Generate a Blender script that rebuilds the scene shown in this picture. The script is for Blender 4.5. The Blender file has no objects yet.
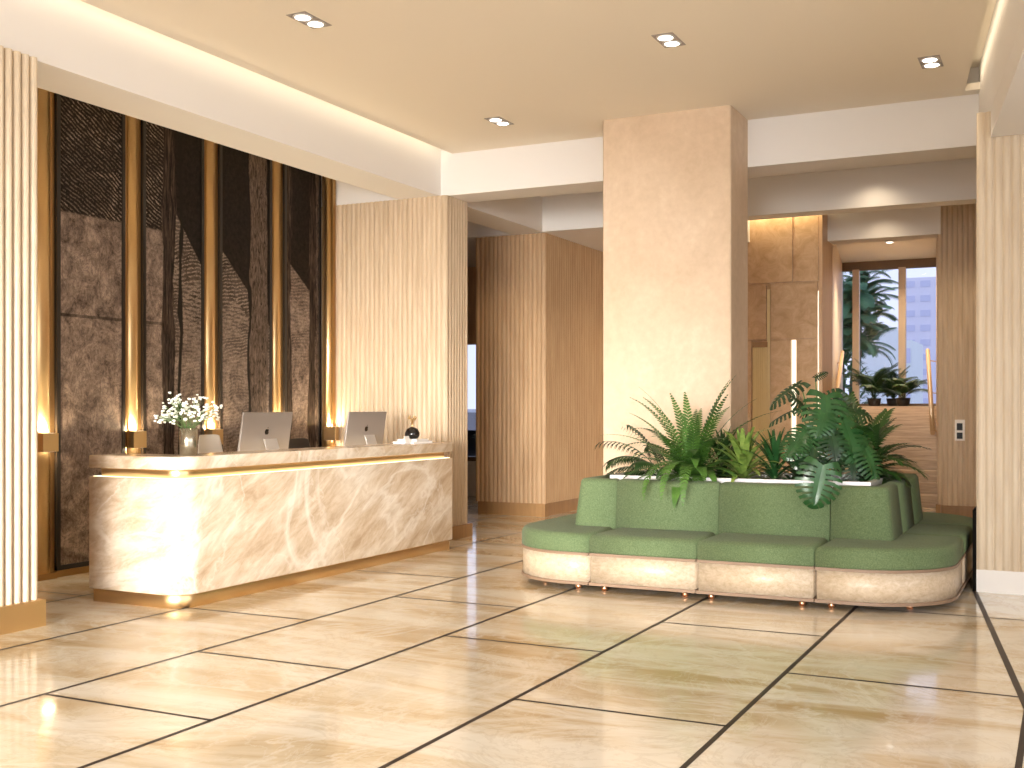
import bpy, bmesh, math, random
from mathutils import Vector, Matrix
R = math.radians
random.seed(7)
scn = bpy.context.scene
COL = scn.collection

# ------------------------------------------------------------------ objects
def tag(o, label=None, cat=None, group=None, kind=None):
    if label: o['label'] = label
    if cat: o['category'] = cat
    if group: o['group'] = group
    if kind: o['kind'] = kind
    return o

def empty(name, loc=(0, 0, 0), rz=0, label=None, cat=None, group=None):
    o = bpy.data.objects.new(name, None); COL.objects.link(o)
    o.empty_display_size = .05
    o.location = loc; o.rotation_euler = (0, 0, rz)
    return tag(o, label, cat, group)

def copy_tree(o, parent=None):
    c = o.copy(); COL.objects.link(c)
    if parent: c.parent = parent
    for ch in list(o.children): copy_tree(ch, c)
    return c

class MB:
    def __init__(s): s.bm = bmesh.new()
    def faces(s, vs, fs, mi=0, smooth=False):
        v = [s.bm.verts.new(p) for p in vs]
        for f in fs:
            try:
                fc = s.bm.faces.new([v[i] for i in f]); fc.material_index = mi; fc.smooth = smooth
            except ValueError: pass
        return v
    def box(s, x0, y0, z0, x1, y1, z1, mi=0, bev=0, M=None):
        vs = [(x, y, z) for z in (z0, z1) for y in (y0, y1) for x in (x0, x1)]
        fs = [(0, 2, 3, 1), (4, 5, 7, 6), (0, 1, 5, 4), (2, 6, 7, 3), (0, 4, 6, 2), (1, 3, 7, 5)]
        v = s.faces(vs, fs, mi)
        if M is not None:
            for q in v: q.co = M @ q.co
        if bev:
            es = set(e for q in v for e in q.link_edges)
            r = bmesh.ops.bevel(s.bm, geom=list(es), offset=bev, segments=2, affect='EDGES', profile=.6)
            for f in r['faces']: f.material_index = mi
        return s
    def prism(s, poly, z0, z1, mi=0, cap=True, smooth=False, bottom=True):
        n = len(poly)
        a = [s.bm.verts.new((p[0], p[1], z0)) for p in poly]
        b = [s.bm.verts.new((p[0], p[1], z1)) for p in poly]
        for i in range(n):
            j = (i + 1) % n
            f = s.bm.faces.new((a[i], a[j], b[j], b[i])); f.material_index = mi; f.smooth = smooth
        if cap:
            f = s.bm.faces.new(b); f.material_index = mi
            if bottom:
                f = s.bm.faces.new(a[::-1]); f.material_index = mi
        return s
    def rings(s, polys, mi=0, smooth=True, cap0=True, cap1=True):
        """polys: list of [(x,y,z)...] rings of equal size"""
        rs = [[s.bm.verts.new(p) for p in r] for r in polys]
        n = len(rs[0])
        for a, b in zip(rs, rs[1:]):
            for i in range(n):
                j = (i + 1) % n
                try:
                    f = s.bm.faces.new((a[i], a[j], b[j], b[i])); f.material_index = mi; f.smooth = smooth
                except ValueError: pass
        if cap0: f = s.bm.faces.new(rs[0][::-1]); f.material_index = mi; f.smooth = False
        if cap1: f = s.bm.faces.new(rs[-1]); f.material_index = mi; f.smooth = False
        return s
    def lathe(s, prof, n=24, c=(0, 0), mi=0, smooth=True, cap0=True, cap1=True):
        return s.rings([[(c[0] + r * math.cos(2 * math.pi * k / n), c[1] + r * math.sin(2 * math.pi * k / n), z) for k in range(n)] for r, z in prof], mi, smooth, cap0, cap1)
    def tube(s, pts, r, n=8, mi=0):
        pts = [Vector(p) for p in pts]
        rr = r if isinstance(r, (list, tuple)) else [r] * len(pts)
        rings = []
        up = None
        for i, p in enumerate(pts):
            d = (pts[min(i + 1, len(pts) - 1)] - pts[max(i - 1, 0)]).normalized()
            if up is None: up = d.orthogonal().normalized()
            else: up = (up - d * up.dot(d)).normalized()
            w = d.cross(up)
            rings.append([tuple(p + (up * math.cos(2 * math.pi * k / n) + w * math.sin(2 * math.pi * k / n)) * rr[i]) for k in range(n)])
        return s.rings(rings, mi)
    def sphere(s, c, r, n=10, mi=0, sz=1):
        prof = [(max(.0005, r * math.sin(math.pi * i / n)), c[2] - r * sz * math.cos(math.pi * i / n)) for i in range(n + 1)]
        return s.lathe(prof, n + 4, (c[0], c[1]), mi)
    def build(s, name, mats, parent=None, smooth=None, recalc=True, **kw):
        if recalc: bmesh.ops.recalc_face_normals(s.bm, faces=s.bm.faces)
        me = bpy.data.meshes.new(name); s.bm.to_mesh(me); s.bm.free()
        for m in (mats if isinstance(mats, (list, tuple)) else [mats]): me.materials.append(m)
        o = bpy.data.objects.new(name, me); COL.objects.link(o)
        if parent: o.parent = parent
        if kw: tag(o, **kw)
        return o

def struct(name, mb, mats, parent=None, **kw):
    o = mb.build(name, mats, parent)
    if not parent: o['kind'] = 'structure'
    tag(o, **kw)
    return o

# ------------------------------------------------------------------ materials
def mat(name, base=(.8, .8, .8), rough=.5, metal=0, **kw):
    m = bpy.data.materials.new(name); m.use_nodes = True
    b = m.node_tree.nodes['Principled BSDF']
    b.inputs['Base Color'].default_value = (*base, 1)
    b.inputs['Roughness'].default_value = rough
    b.inputs['Metallic'].default_value = metal
    for k, v in kw.items(): b.inputs[k.replace('_', ' ')].default_value = v
    return m

class N:
    """tiny node-expression helper"""
    def __init__(s, m): s.t = m.node_tree; s.b = s.t.nodes['Principled BSDF']
    def new(s, typ, **kw):
        n = s.t.nodes.new(typ)
        for k, v in kw.items(): setattr(n, k, v)
        return n
    def link(s, a, b): s.t.links.new(a, b)
    def put(s, sock, v):
        if hasattr(v, 'links') or hasattr(v, 'is_linked'): s.link(v, sock)
        else: sock.default_value = v
    def math(s, op, a, b=0.0, c=None, clamp=False):
        n = s.new('ShaderNodeMath', operation=op, use_clamp=clamp)
        s.put(n.inputs[0], a); s.put(n.inputs[1], b)
        if c is not None: s.put(n.inputs[2], c)
        return n.outputs[0]
    def coords(s, scale=(1, 1, 1), rot=(0, 0, 0), loc=(0, 0, 0), src='Object'):
        tc = s.new('ShaderNodeTexCoord'); mp = s.new('ShaderNodeMapping')
        mp.inputs['Scale'].default_value = scale; mp.inputs['Rotation'].default_value = rot; mp.inputs['Location'].default_value = loc
        s.link(tc.outputs[src], mp.inputs[0]); return mp.outputs[0]
    def noise(s, vec, scale, detail=4, rough=.55, dist=0):
        n = s.new('ShaderNodeTexNoise'); s.link(vec, n.inputs['Vector'])
        n.inputs['Scale'].default_value = scale; n.inputs['Detail'].default_value = detail
        n.inputs['Roughness'].default_value = rough; n.inputs['Distortion'].default_value = dist
        return n.outputs['Fac']
    def ramp(s, fac, stops):
        n = s.new('ShaderNodeValToRGB'); s.link(fac, n.inputs[0])
        e = n.color_ramp.elements
        while len(e) < len(stops): e.new(.5)
        for q, (p, c) in zip(e, stops): q.position = p; q.color = (*c, 1) if len(c) == 3 else c
        return n.outputs[0]
    def mix(s, f, a, b):
        n = s.new('ShaderNodeMix', data_type='RGBA'); s.put(n.inputs[0], f)
        for k, v in ((6, a), (7, b)):
            if isinstance(v, tuple): n.inputs[k].default_value = (*v[:3], 1)
            else: s.link(v, n.inputs[k])
        return n.outputs[2]
    def bump(s, h, strength=.2, dist=.01):
        n = s.new('ShaderNodeBump'); n.inputs['Strength'].default_value = strength; n.inputs['Distance'].default_value = dist
        s.link(h, n.inputs['Height']); s.link(n.outputs[0], s.b.inputs['Normal'])

def emis(name, col, st):
    m = mat(name, (0, 0, 0), .5)
    b = m.node_tree.nodes['Principled BSDF']
    b.inputs['Emission Color'].default_value = (*col, 1); b.inputs['Emission Strength'].default_value = st
    return m

M = {}
M['ceiling'] = mat('ceiling_paint', (.85, .77, .655), .8)
M['plaster'] = mat('white_plaster', (.80, .77, .745), .75)
def wood(name, c0, c1, rough=.45):
    m = mat(name, c0, rough); n = N(m)
    a = n.noise(n.coords((9, 9, .9)), 2.2, 6, .6, .4)
    b = n.noise(n.coords((60, 60, 2.5)), 2.0, 3)
    f = n.math('ADD', n.math('MULTIPLY', a, .86), n.math('MULTIPLY', b, .14))
    n.link(n.ramp(f, [(.30, c0), (.68, c1)]), n.b.inputs['Base Color'])
    n.bump(b, .03, .003)
    return m
M['wood_warm_lit'] = wood('fluted_oak_warm_light', (.42, .26, .135), (.56, .375, .215))  # oak painted darker and more orange for the warm light on it
M['wood'] = wood('fluted_oak', (.48, .355, .23), (.65, .51, .36))
M['pier'] = wood('pale_fluted_oak', (.60, .48, .34), (.73, .62, .47))
M['woodflat'] = wood('oak_panel', (.56, .36, .21), (.70, .48, .30), .35)
def burl():
    m = mat('burl_panel', rough=.28); n = N(m)
    a = n.noise(n.coords(), 5, 7, .7, 1.2)
    n.link(n.ramp(a, [(.3, (.48, .30, .16)), (.5, (.60, .40, .24)), (.7, (.70, .51, .33))]), n.b.inputs['Base Color']); return m
M['burl'] = burl()
M['plinth'] = wood('bronze_plinth', (.31, .17, .075), (.41, .235, .10), .35)
# column plaster
def stone_plaster():
    m = mat('column_stucco', rough=.55); n = N(m)
    a = n.noise(n.coords((1, 1, .6)), 1.6, 6, .65, .6); b = n.noise(n.coords(), 14, 5, .6)
    f = n.math('ADD', n.math('MULTIPLY', a, .65), n.math('MULTIPLY', b, .35))
    n.link(n.ramp(f, [(.3, (.56, .41, .27)), (.55, (.68, .52, .37)), (.75, (.78, .64, .49))]), n.b.inputs['Base Color'])
    n.bump(b, .12, .004)
    return m
M['stucco'] = stone_plaster()
def coordsT(n, scale, rot, loc=(0, 0, 0)):
    tc = n.new('ShaderNodeTexCoord'); mp = n.new('ShaderNodeMapping', vector_type='TEXTURE')
    mp.inputs['Scale'].default_value = scale; mp.inputs['Rotation'].default_value = rot; mp.inputs['Location'].default_value = loc
    n.link(tc.outputs['Object'], mp.inputs[0]); return mp.outputs[0]
def desk_marble():
    m = mat('desk_marble', rough=.16); n = N(m)
    a = n.noise(coordsT(n, (.8, 1.3, .35), (R(30), R(-20), 0)), 2.6, 9, .68, .35)
    base = n.ramp(a, [(.34, (.47, .34, .22)), (.48, (.62, .49, .36)), (.64, (.76, .66, .54))])
    f = None
    for sc, rot, w, dist, amt in ((.6, (R(38), R(-25), .3), .02, .8, .65), (.8, (R(-50), R(30), .9), .009, .7, .4)):
        v = n.noise(coordsT(n, (1, 1.7, .8), rot, (3.1, .7, .2)), sc, 7, .55, dist)
        d = n.math('ABSOLUTE', n.math('SUBTRACT', v, .5))
        q = n.math('MULTIPLY', n.ramp(d, [(0, (1, 1, 1)), (w, (.15, .15, .15)), (w * 2.6, (0, 0, 0))]), amt)
        f = q if f is None else n.math('MAXIMUM', f, q)
    c = n.mix(f, base, (.86, .80, .71))
    s = n.noise(coordsT(n, (.5, 1.1, .10), (R(30), R(-20), 0)), 4, 6, .7, .3)
    c = n.mix(n.math('MULTIPLY', n.ramp(s, [(.55, (0, 0, 0)), (.72, (1, 1, 1))]), .5), c, (.44, .32, .21))
    n.link(c, n.b.inputs['Base Color']); return m
def marble(name, cols, vein, sc, rough, rot, veinamt=.8, wavescale=1.1):
    m = mat(name, rough=rough); n = N(m)
    v = n.coords((sc, sc, sc), rot)
    w = n.noise(n.coords((sc * .5, sc * 2.2, sc * 1.6), rot), 1.5, 8, .62, 1.2)
    base = n.ramp(w, [(.34, cols[0]), (.47, cols[1]), (.58, cols[2])])
    v1 = n.noise(v, wavescale, 9, .6, 1.6)
    d = n.math('ABSOLUTE', n.math('SUBTRACT', v1, .5))
    f1 = n.ramp(d, [(0, (1, 1, 1)), (.028, (0, 0, 0))])
    v2 = n.noise(n.coords((sc * 1.7, sc * .7, sc), (rot[0], rot[1], rot[2] + .8)), wavescale * 1.7, 9, .65, 1.2)
    d2 = n.math('ABSOLUTE', n.math('SUBTRACT', v2, .47))
    f2 = n.ramp(d2, [(0, (1, 1, 1)), (.016, (0, 0, 0))])
    f = n.math('MULTIPLY', n.math('MAXIMUM', f1, n.math('MULTIPLY', f2, .6)), veinamt)
    c = n.mix(f, base, vein)
    d3 = n.math('ABSOLUTE', n.math('SUBTRACT', n.noise(v, wavescale * 2.6, 9, .7, 2.2), .52))
    f3 = n.math('MULTIPLY', n.ramp(d3, [(0, (1, 1, 1)), (.03, (0, 0, 0))]), .2)
    c = n.mix(f3, c, tuple(q * .72 for q in cols[0]))
    n.link(c, n.b.inputs['Base Color'])
    return m
M['floor'] = marble('floor_marble', [(.52, .37, .19), (.72, .61, .45), (.82, .76, .65)], (.87, .82, .72), .5, .13, (0, 0, .25), .5, 1.3)
M['floor'].node_tree.nodes['Principled BSDF'].inputs['Coat Weight'].default_value = .35
M['floor'].node_tree.nodes['Principled BSDF'].inputs['Coat Roughness'].default_value = .04
M['strip'] = mat('dark_inlay_strip', (.03, .02, .017), .4, Specular_IOR_Level=.2)
M['desk'] = desk_marble()
M['step'] = mat('stair_stone_shade_bands', rough=.4); _n = N(M['step'])
_n.link(_n.ramp(_n.noise(_n.coords((1.2, 1.2, 26)), 2, 6, .65, .3), [(.30, (.46, .34, .24)), (.5, (.66, .54, .41)), (.66, (.76, .65, .52))]), _n.b.inputs['Base Color'])  # horizontal bands paint in the shade and bright edges of the steps
def brass(name='brushed_brass', c=(.70, .42, .16), r=.3):
    m = mat(name, c, r, 1.0); n = N(m)
    b = n.noise(n.coords((2, 2, 120)), 2, 3); n.bump(b, .04, .002)
    return m
M['brass'] = brass('brushed_brass', (.74, .52, .27), .36)
M['brass_dk'] = brass('bronze', (.46, .28, .12), .4)
M['copper'] = mat('copper_foot', (.80, .42, .24), .28, 1)
M['steel'] = mat('white_steel_rim', (.80, .78, .80), .25, .35)
M['black'] = mat('black_frame', (.02, .015, .012), .3)
M['blackg'] = mat('black_gloss', (.01, .008, .008), .12)
M['white'] = mat('white_lacquer', (.82, .79, .76), .4)
M['monitor'] = mat('silver_casing', (.36, .32, .30), .42, .5)
M['monitor_side'] = mat('silver_stand', (.68, .66, .65), .3, .6)
M['glass_dk'] = mat('screen_glass', (.01, .01, .012), .08)
M['flower'] = mat('white_petal', (.85, .86, .78), .6)
M['stemg'] = mat('stem_green', (.10, .19, .05), .6)
M['paper'] = mat('book_cover_white', (.83, .80, .77), .5)
M['chairw'] = mat('white_upholstery', (.74, .70, .66), .6)
M['chaird'] = mat('dark_leather', (.03, .022, .018), .4)
M['led'] = emis('warm_led', (1, .82, .55), 2.6)
M['ledw'] = emis('pale_led', (1, .88, .68), 1.6)
M['lamp'] = emis('downlight_lamp', (1, .93, .82), 12)
M['soil'] = mat('dark_soil', (.02, .013, .008), .95)
M['rail'] = mat('wooden_handrail', (.58, .38, .20), .35)
M['alu'] = mat('bronze_window_frame', (.16, .10, .06), .4, .3)
M['alul'] = mat('champagne_mullion', (.52, .40, .30), .4, .2)
M['reed'] = mat('reeded_cream_panel', (.78, .64, .38), .4)
def glass():
    m = mat('window_glass', (1, 1, 1), 0); nt = m.node_tree
    nt.nodes.remove(nt.nodes['Principled BSDF'])
    t = nt.nodes.new('ShaderNodeBsdfTransparent'); g = nt.nodes.new('ShaderNodeBsdfGlossy'); g.inputs['Roughness'].default_value = .02
    f = nt.nodes.new('ShaderNodeFresnel'); f.inputs[0].default_value = 1.35; x = nt.nodes.new('ShaderNodeMixShader')
    nt.links.new(f.outputs[0], x.inputs[0]); nt.links.new(t.outputs[0], x.inputs[1]); nt.links.new(g.outputs[0], x.inputs[2])
    t.inputs[0].default_value = (.93, .95, 1, 1)
    nt.links.new(x.outputs[0], nt.nodes['Material Output'].inputs[0])
    return m
M['glass'] = glass()
M['vase'] = mat('smoked_gold_glass', (.40, .36, .28), .22, .9)
def fabric():
    m = mat('green_bouclé_fabric', rough=.9); n = N(m)
    a = n.noise(n.coords(), 110, 4, .7); b = n.noise(n.coords((1, 1, 1)), 330, 2); c = n.noise(n.coords(), 3, 3)
    f = n.math('ADD', n.math('MULTIPLY', a, .6), n.math('ADD', n.math('MULTIPLY', b, .3), n.math('MULTIPLY', c, .1)))
    n.link(n.ramp(f, [(.36, (.070, .106, .046)), (.5, (.115, .160, .076)), (.64, (.17, .22, .115))]), n.b.inputs['Base Color'])
    n.bump(f, .35, .004)
    n.b.inputs['Sheen Weight'].default_value = .06
    n.b.inputs['Specular IOR Level'].default_value = .15
    return m
M['fabric'] = fabric()
def sofa_wood():
    m = mat('pale_travertine_veneer', rough=.4); n = N(m)
    a = n.noise(n.coords((1, 1, 1.6)), 24, 7, .7, .5)
    n.link(n.ramp(a, [(.3, (.42, .32, .21)), (.5, (.54, .43, .31)), (.7, (.64, .54, .42))]), n.b.inputs['Base Color'])
    return m
M['sofabase'] = sofa_wood()
M['sofatrim'] = mat('brown_edge_band', (.24, .155, .10), .5)
def leafmat(name, c0, c1, rough=.4, sc=9):
    m = mat(name, rough=rough); n = N(m)
    a = n.noise(n.coords(), sc, 4)
    n.link(n.ramp(a, [(.3, c0), (.7, c1)]), n.b.inputs['Base Color'])
    n.b.inputs['Subsurface Weight'].default_value = 0
    n.b.inputs['Specular IOR Level'].default_value = .5
    return m
M['fern'] = leafmat('fern_green', (.035, .10, .012), (.09, .20, .03), .5)
M['fern2'] = leafmat('deep_fern_green', (.014, .05, .006), (.045, .125, .014), .5)
M['fernd'] = leafmat('dark_frond_green', (.010, .030, .008), (.03, .075, .015), .45)
M['brom'] = leafmat('variegated_green', (.07, .15, .02), (.27, .36, .08), .4, 16)
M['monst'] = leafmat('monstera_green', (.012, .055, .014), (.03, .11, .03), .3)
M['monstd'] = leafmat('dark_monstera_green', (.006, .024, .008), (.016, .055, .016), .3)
M['palm'] = leafmat('palm_green', (.014, .055, .010), (.045, .12, .02), .4)
M['tree'] = leafmat('tree_green', (.04, .13, .06), (.13, .28, .12), .5, 3)
M['bark'] = mat('bark', (.16, .10, .06), .8)
M['ext1'] = mat('pale_render', (.84, .88, .86), .8)
M['ext2'] = mat('lilac_render', (.84, .81, .90), .8)
M['ext3'] = mat('glazing_blue', (.66, .66, .82), .4)
M['ground'] = mat('outdoor_paving', (.42, .42, .45), .8)
M['doorw'] = mat('grey_render', (.5, .48, .46), .7)

# dark etched art panel: x = world Y along wall, z = world Z
def art():
    m = mat('etched_dark_artwork', rough=.5, Specular_IOR_Level=.15); n = N(m)
    tc = n.new('ShaderNodeTexCoord'); sp = n.new('ShaderNodeSeparateXYZ'); n.link(tc.outputs['Object'], sp.inputs[0])
    y, z = sp.outputs['Y'], sp.outputs['Z']
    step = lambda a, e, w=.02: n.math('DIVIDE', n.math('SUBTRACT', a, e), w, clamp=True)
    inv = lambda a: n.math('SUBTRACT', 1.0, a)
    mul = lambda a, b: n.math('MULTIPLY', a, b)
    mx = lambda a, b: n.math('MAXIMUM', a, b)
    wob = n.noise(n.coords(), 3, 4)
    def hatch(ang, sc, lo=.45, dist=.12, dens=5):
        u = n.math('ADD', n.math('MULTIPLY', y, math.cos(ang) * sc), n.math('MULTIPLY', z, math.sin(ang) * sc))
        u = n.math('ADD', u, n.math('MULTIPLY', wob, dist * sc))
        q = n.math('SINE', u)
        br = n.noise(n.coords((1, 9, 9)), dens, 4, .7)
        return n.math('MULTIPLY', step(q, lo, .4), step(br, .42, .12))
    diag = hatch(R(60), 190, .1, .10)
    horiz = hatch(R(97), 180, .1, .16)
    brick = hatch(R(80), 130, -.2, .05, 9)
    mott = n.noise(n.coords((1, 1.2, 1.2)), 3.2, 9, .68, 1.4)
    fine = n.noise(n.coords((1, 1, 1)), 26, 6, .75)
    grey = n.ramp(n.math('ADD', mul(mott, .65), mul(fine, .35)), [(.34, (.03, .02, .015)), (.46, (.19, .138, .11)), (.60, (.38, .29, .235))])
    rid = n.math('ABSOLUTE', n.math('SUBTRACT', n.noise(n.coords((1, 1.6, 1)), 5, 8, .7, 2.5), .5))
    grey = n.mix(n.math('MULTIPLY', n.ramp(rid, [(0, (1, 1, 1)), (.035, (0, 0, 0))]), .6), grey, (.022, .014, .010))
    dark = n.ramp(fine, [(.35, (.006, .004, .003)), (.75, (.028, .02, .016))])
    light = (.36, .28, .22)
    arcs = n.ramp(n.noise(n.coords((1, 1, 1)), 2.2, 5, .6, 1.8), [(.50, (.35, .35, .35)), (.60, (1, 1, 1)), (.66, (.2, .2, .2))])
    hd = n.mix(mul(diag, arcs), dark, light)            # diagonal hatch on black
    hh = n.mix(mul(mx(horiz, mul(brick, step(wob, .5, .05))), .75), n.mix(.35, dark, grey), light)
    # left scene: y < 7.95
    left = n.mix(step(z, n_add(n, 3.02, y, 0, 0), .02), grey, hd)
    seam = mul(step(z, 2.16, .004), inv(step(z, 2.185, .004)))
    left = n.mix(mul(seam, .8), left, (.012, .008, .006))
    # right scenes: dark sky above a falling roof line, hatched below
    def roof(y0, z0, sl): return n.math('SUBTRACT', n.math('ADD', z, n.math('MULTIPLY', n.math('SUBTRACT', y, y0), sl)), z0)
    r1 = step(roof(8.15, 3.12, 1.3), 0, .02)
    s2 = n.mix(r1, hh, dark)
    r2 = step(roof(8.72, 2.95, .95), 0, .02)
    s3 = n.mix(r2, hh, dark)
    r3 = step(roof(9.85, 2.9, .75), 0, .02)
    s4 = n.mix(r3, n.mix(.5, hh, grey), dark)
    c = n.mix(step(y, 7.95), left, s2)
    c = n.mix(step(y, 8.6), c, s3)
    c = n.mix(step(y, 9.6), c, s4)
    # lower zone blends to mottled grey
    low = inv(step(z, n.math('ADD', 1.1, mul(wob, 1.6)), .5))
    c = n.mix(mul(low, .6), c, grey)
    # tree trunks : vertical bands
    wy = n.math('ADD', y, mul(n.noise(n.coords((1, 2, .6)), 2.5, 4), .16))
    def band(a, b): return mul(step(wy, a, .01), inv(step(wy, b, .01)))
    bark = n.ramp(n.noise(n.coords((1, 14, 1.5)), 3, 7, .7, .8), [(.42, (.009, .006, .005)), (.6, (.075, .05, .038)), (.72, (.16, .115, .09))])
    barkl = n.ramp(n.noise(n.coords((1, 9, 2.5)), 4, 7, .75, .8), [(.38, (.02, .013, .01)), (.52, (.12, .085, .065)), (.72, (.23, .17, .135))])
    c = n.mix(band(7.98, 8.14), c, bark)
    c = n.mix(band(8.20, 8.245), c, (.012, .009, .007))
    c = n.mix(band(9.2, 9.50), c, barkl)
    c = n.mix(band(9.19, 9.225), c, (.01, .007, .006))
    c = n.mix(band(9.70, 9.90), c, bark)
    c = n.mix(band(10.22, 10.34), c, bark)
    c = n.mix(band(10.34, 10.40), c, barkl)
    n.link(c, n.b.inputs['Base Color'])
    n.bump(fine, .15, .003)
    return m
def n_add(n, a, y, k, _): return n.math('ADD', a, n.math('MULTIPLY', y, k))
M['art'] = art()

# ------------------------------------------------------------------ layout helpers
def flute(p0, p1, pitch=.062, depth=.014, gap=.22, seg=4):
    """points of a reeded edge from p0 to p1, ribs bulging to the right of the direction"""
    p0, p1 = Vector(p0), Vector(p1); L = (p1 - p0).length; d = (p1 - p0) / L; nrm = Vector((d.y, -d.x))
    n = max(1, round(L / pitch)); w = L / n; out = []
    for i in range(n):
        a = i * w
        out.append(p0 + d * a - nrm * depth * .9)
        g = w * gap / 2
        out.append(p0 + d * (a + g * .8) - nrm * depth * .9)
        for k in range(seg + 1):
            t = k / seg
            out.append(p0 + d * (a + g + (w - 2 * g) * t) + nrm * depth * math.sin(math.pi * t) ** .6)
        out.append(p0 + d * (a + w - g * .8) - nrm * depth * .9)
    return [tuple(q) for q in out]

def arc(c, r, a0, a1, n=8):
    return [(c[0] + r * math.cos(R(a0 + (a1 - a0) * i / n)), c[1] + r * math.sin(R(a0 + (a1 - a0) * i / n))) for i in range(n + 1)]

def offset(poly, d):
    """inset closed CCW polygon by d (positive = inward)"""
    n = len(poly); out = []
    P = [Vector(p) for p in poly]
    for i in range(n):
        a, b, c = P[i - 1], P[i], P[(i + 1) % n]
        e1 = (b - a).normalized(); e2 = (c - b).normalized()
        n1 = Vector((-e1.y, e1.x)); n2 = Vector((-e2.y, e2.x))
        m = n1 + n2
        k = m.length_squared
        m = m * (2 / k) if k > .5 else n1
        out.append(b + m * d)
    return [tuple(q) for q in out]

def densify(poly, L=.15):
    out = []
    for i, p in enumerate(poly):
        q = poly[(i + 1) % len(poly)]; d = math.dist(p, q); n = max(1, int(d / L))
        out += [(p[0] + (q[0] - p[0]) * k / n, p[1] + (q[1] - p[1]) * k / n) for k in range(n)]
    return out

def pad(poly, z0, z1, r, rb=.01, lean=None, crown=0):
    """cushion: rounded top edge radius r, rounded bottom rb"""
    mb = MB(); rings = []
    def ring(d, z):
        ps = offset(poly, d)
        k = (z - z0) / (z1 - z0)
        if lean: ps = [lean(p, k) for p in ps]
        rings.append([(p[0], p[1], z) for p in ps])
    for a in (0, 30, 60, 90): ring(rb * (1 - math.sin(R(a))), z0 + rb * (1 - math.cos(R(a))))
    for i in range(1, 4): ring(0, z0 + rb + (z1 - r - z0 - rb) * i / 3)
    for a in (15, 30, 45, 60, 75, 90): ring(r * (1 - math.cos(R(a))), z1 - r + r * math.sin(R(a)))
    if crown:
        ring(r + .03, z1 + crown * .5)
    mb.rings(rings)
    return mb

# ------------------------------------------------------------------ FLOOR
CE = 4.09; BZ = 3.65
mb = MB(); mb.box(-12, -5, -.1, 4, 17.3, 0)
xs = [-9.75, -8.7, -7.65, -6.6, -5.55, -4.5, -3.45, -2.4, -1.35]
W = .013
def strip(x0, y0, x1, y1, w=W, z=.0012):
    d = Vector((x1 - x0, y1 - y0)).normalized(); nn = Vector((-d.y, d.x)) * w
    mb.faces([(x0 + nn.x, y0 + nn.y, z), (x0 - nn.x, y0 - nn.y, z), (x1 - nn.x, y1 - nn.y, z), (x1 + nn.x, y1 + nn.y, z)], [(0, 1, 2, 3)], 1)
for x in xs: strip(x, -5, x, 17)
cross = {-1.35: [-.55, 1.63, 3.82, 6.0, 8.18, 10.36, 12.5, 14.7], -2.4: [.5, 2.7, 4.88, 7.06, 9.24, 11.4, 13.6, 15.8],
         -3.45: [-.5, 1.69, 6.05, 8.23, 10.4, 12.6, 14.8], -4.5: [-.4, 1.8, 3.95, 5.03, 7.14, 9.3, 11.5, 13.7],
         -5.55: [-.4, 1.8, 6.1, 8.15, 10.35, 12.5, 14.7], -6.6: [.7, 2.9, 7.2, 9.4, 11.3, 13.5, 15.6],
         -7.65: [1.8, 4, 6.15, 8.3, 10.4, 12.6, 14.8], -8.7: [.8, 3, 11.5, 13.6, 15.7]}
for x, ys in cross.items():
    for yy in ys:
        x1 = x + 1.05 if x < -1.36 else (-.19 - .134 * (yy - 5.94) if yy > 5.9 else -.19)
        strip(x, yy, x1, yy, .011)
# oblique border strip by the right pier and the straight strip nearer the camera
bx = lambda yy: -.2 - .134 * (yy - 5.94)
strip(bx(17), 17, bx(5.6), 5.6, .017, .0016)
strip(-.18, 5.9, -.18, -5, .013)
strip(bx(8.18), 8.18, 3.8, 8.18, .011)
struct('floor', mb, [M['floor'], M['strip']], label='polished cream marble floor with thin dark inlay strips')

# ------------------------------------------------------------------ CEILING
mb = MB()
# right bulkhead follows the oblique line
rb = lambda yy: -.70 - .138 * (yy - 10.45)
# main ceiling slab, held back from the left bulkhead and from the right bulkhead by cove slots
L = [(-5.86, -5), (rb(-5) - .12, -5), (rb(10.3) - .12, 10.3), (rb(10.3), 10.3), (rb(10.15), 10.45), (-5.86, 10.45)]
mb.prism(L, CE, CE + .06)
# upper roof deck closing the coves, the niche and everything beyond
mb.box(-12, -5.2, 4.32, 5, 22.5, 4.45)
struct('ceiling', mb, M['ceiling'], label='cream painted lobby ceiling with light coves along both sides')
mb = MB(); mb.box(-12, 10.9, CE, 4, 22.3, CE + .06); struct('ceiling_corridor', mb, M['plaster'])
mb = MB(); mb.box(-8.2, -5, CE, -6.5, 10.45, CE + .06); struct('ceiling_niche', mb, M['ceiling'])

# bulkheads / beams (structure)
mb = MB(); mb.box(-6.5, -5, BZ, -6.0, 10.45, 4.32); struct('trim_1', mb, M['plaster'], label='long white bulkhead over the reception desk')
mb = MB(); mb.box(-6.5, 10.91, BZ, -6.04, 13.12, CE); struct('trim_2', mb, M['plaster'], label='bulkhead continuing beyond the first cross beam')
mb = MB(); mb.box(-8.2, 10.45, BZ, rb(10.45) + .6, 10.9, 4.32); struct('trim_3', mb, M['plaster'], label='first white cross beam meeting the square column')
mb = MB(); mb.box(-9, 13.12, BZ, 2, 13.42, CE); struct('trim_4', mb, M['plaster'], label='second cross beam beyond the column')
mb = MB(); mb.box(-2.96, 15.55, BZ, -1.5, 15.95, CE); struct('trim_5', mb, M['plaster'], label='third cross beam in front of the staircase')
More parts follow.
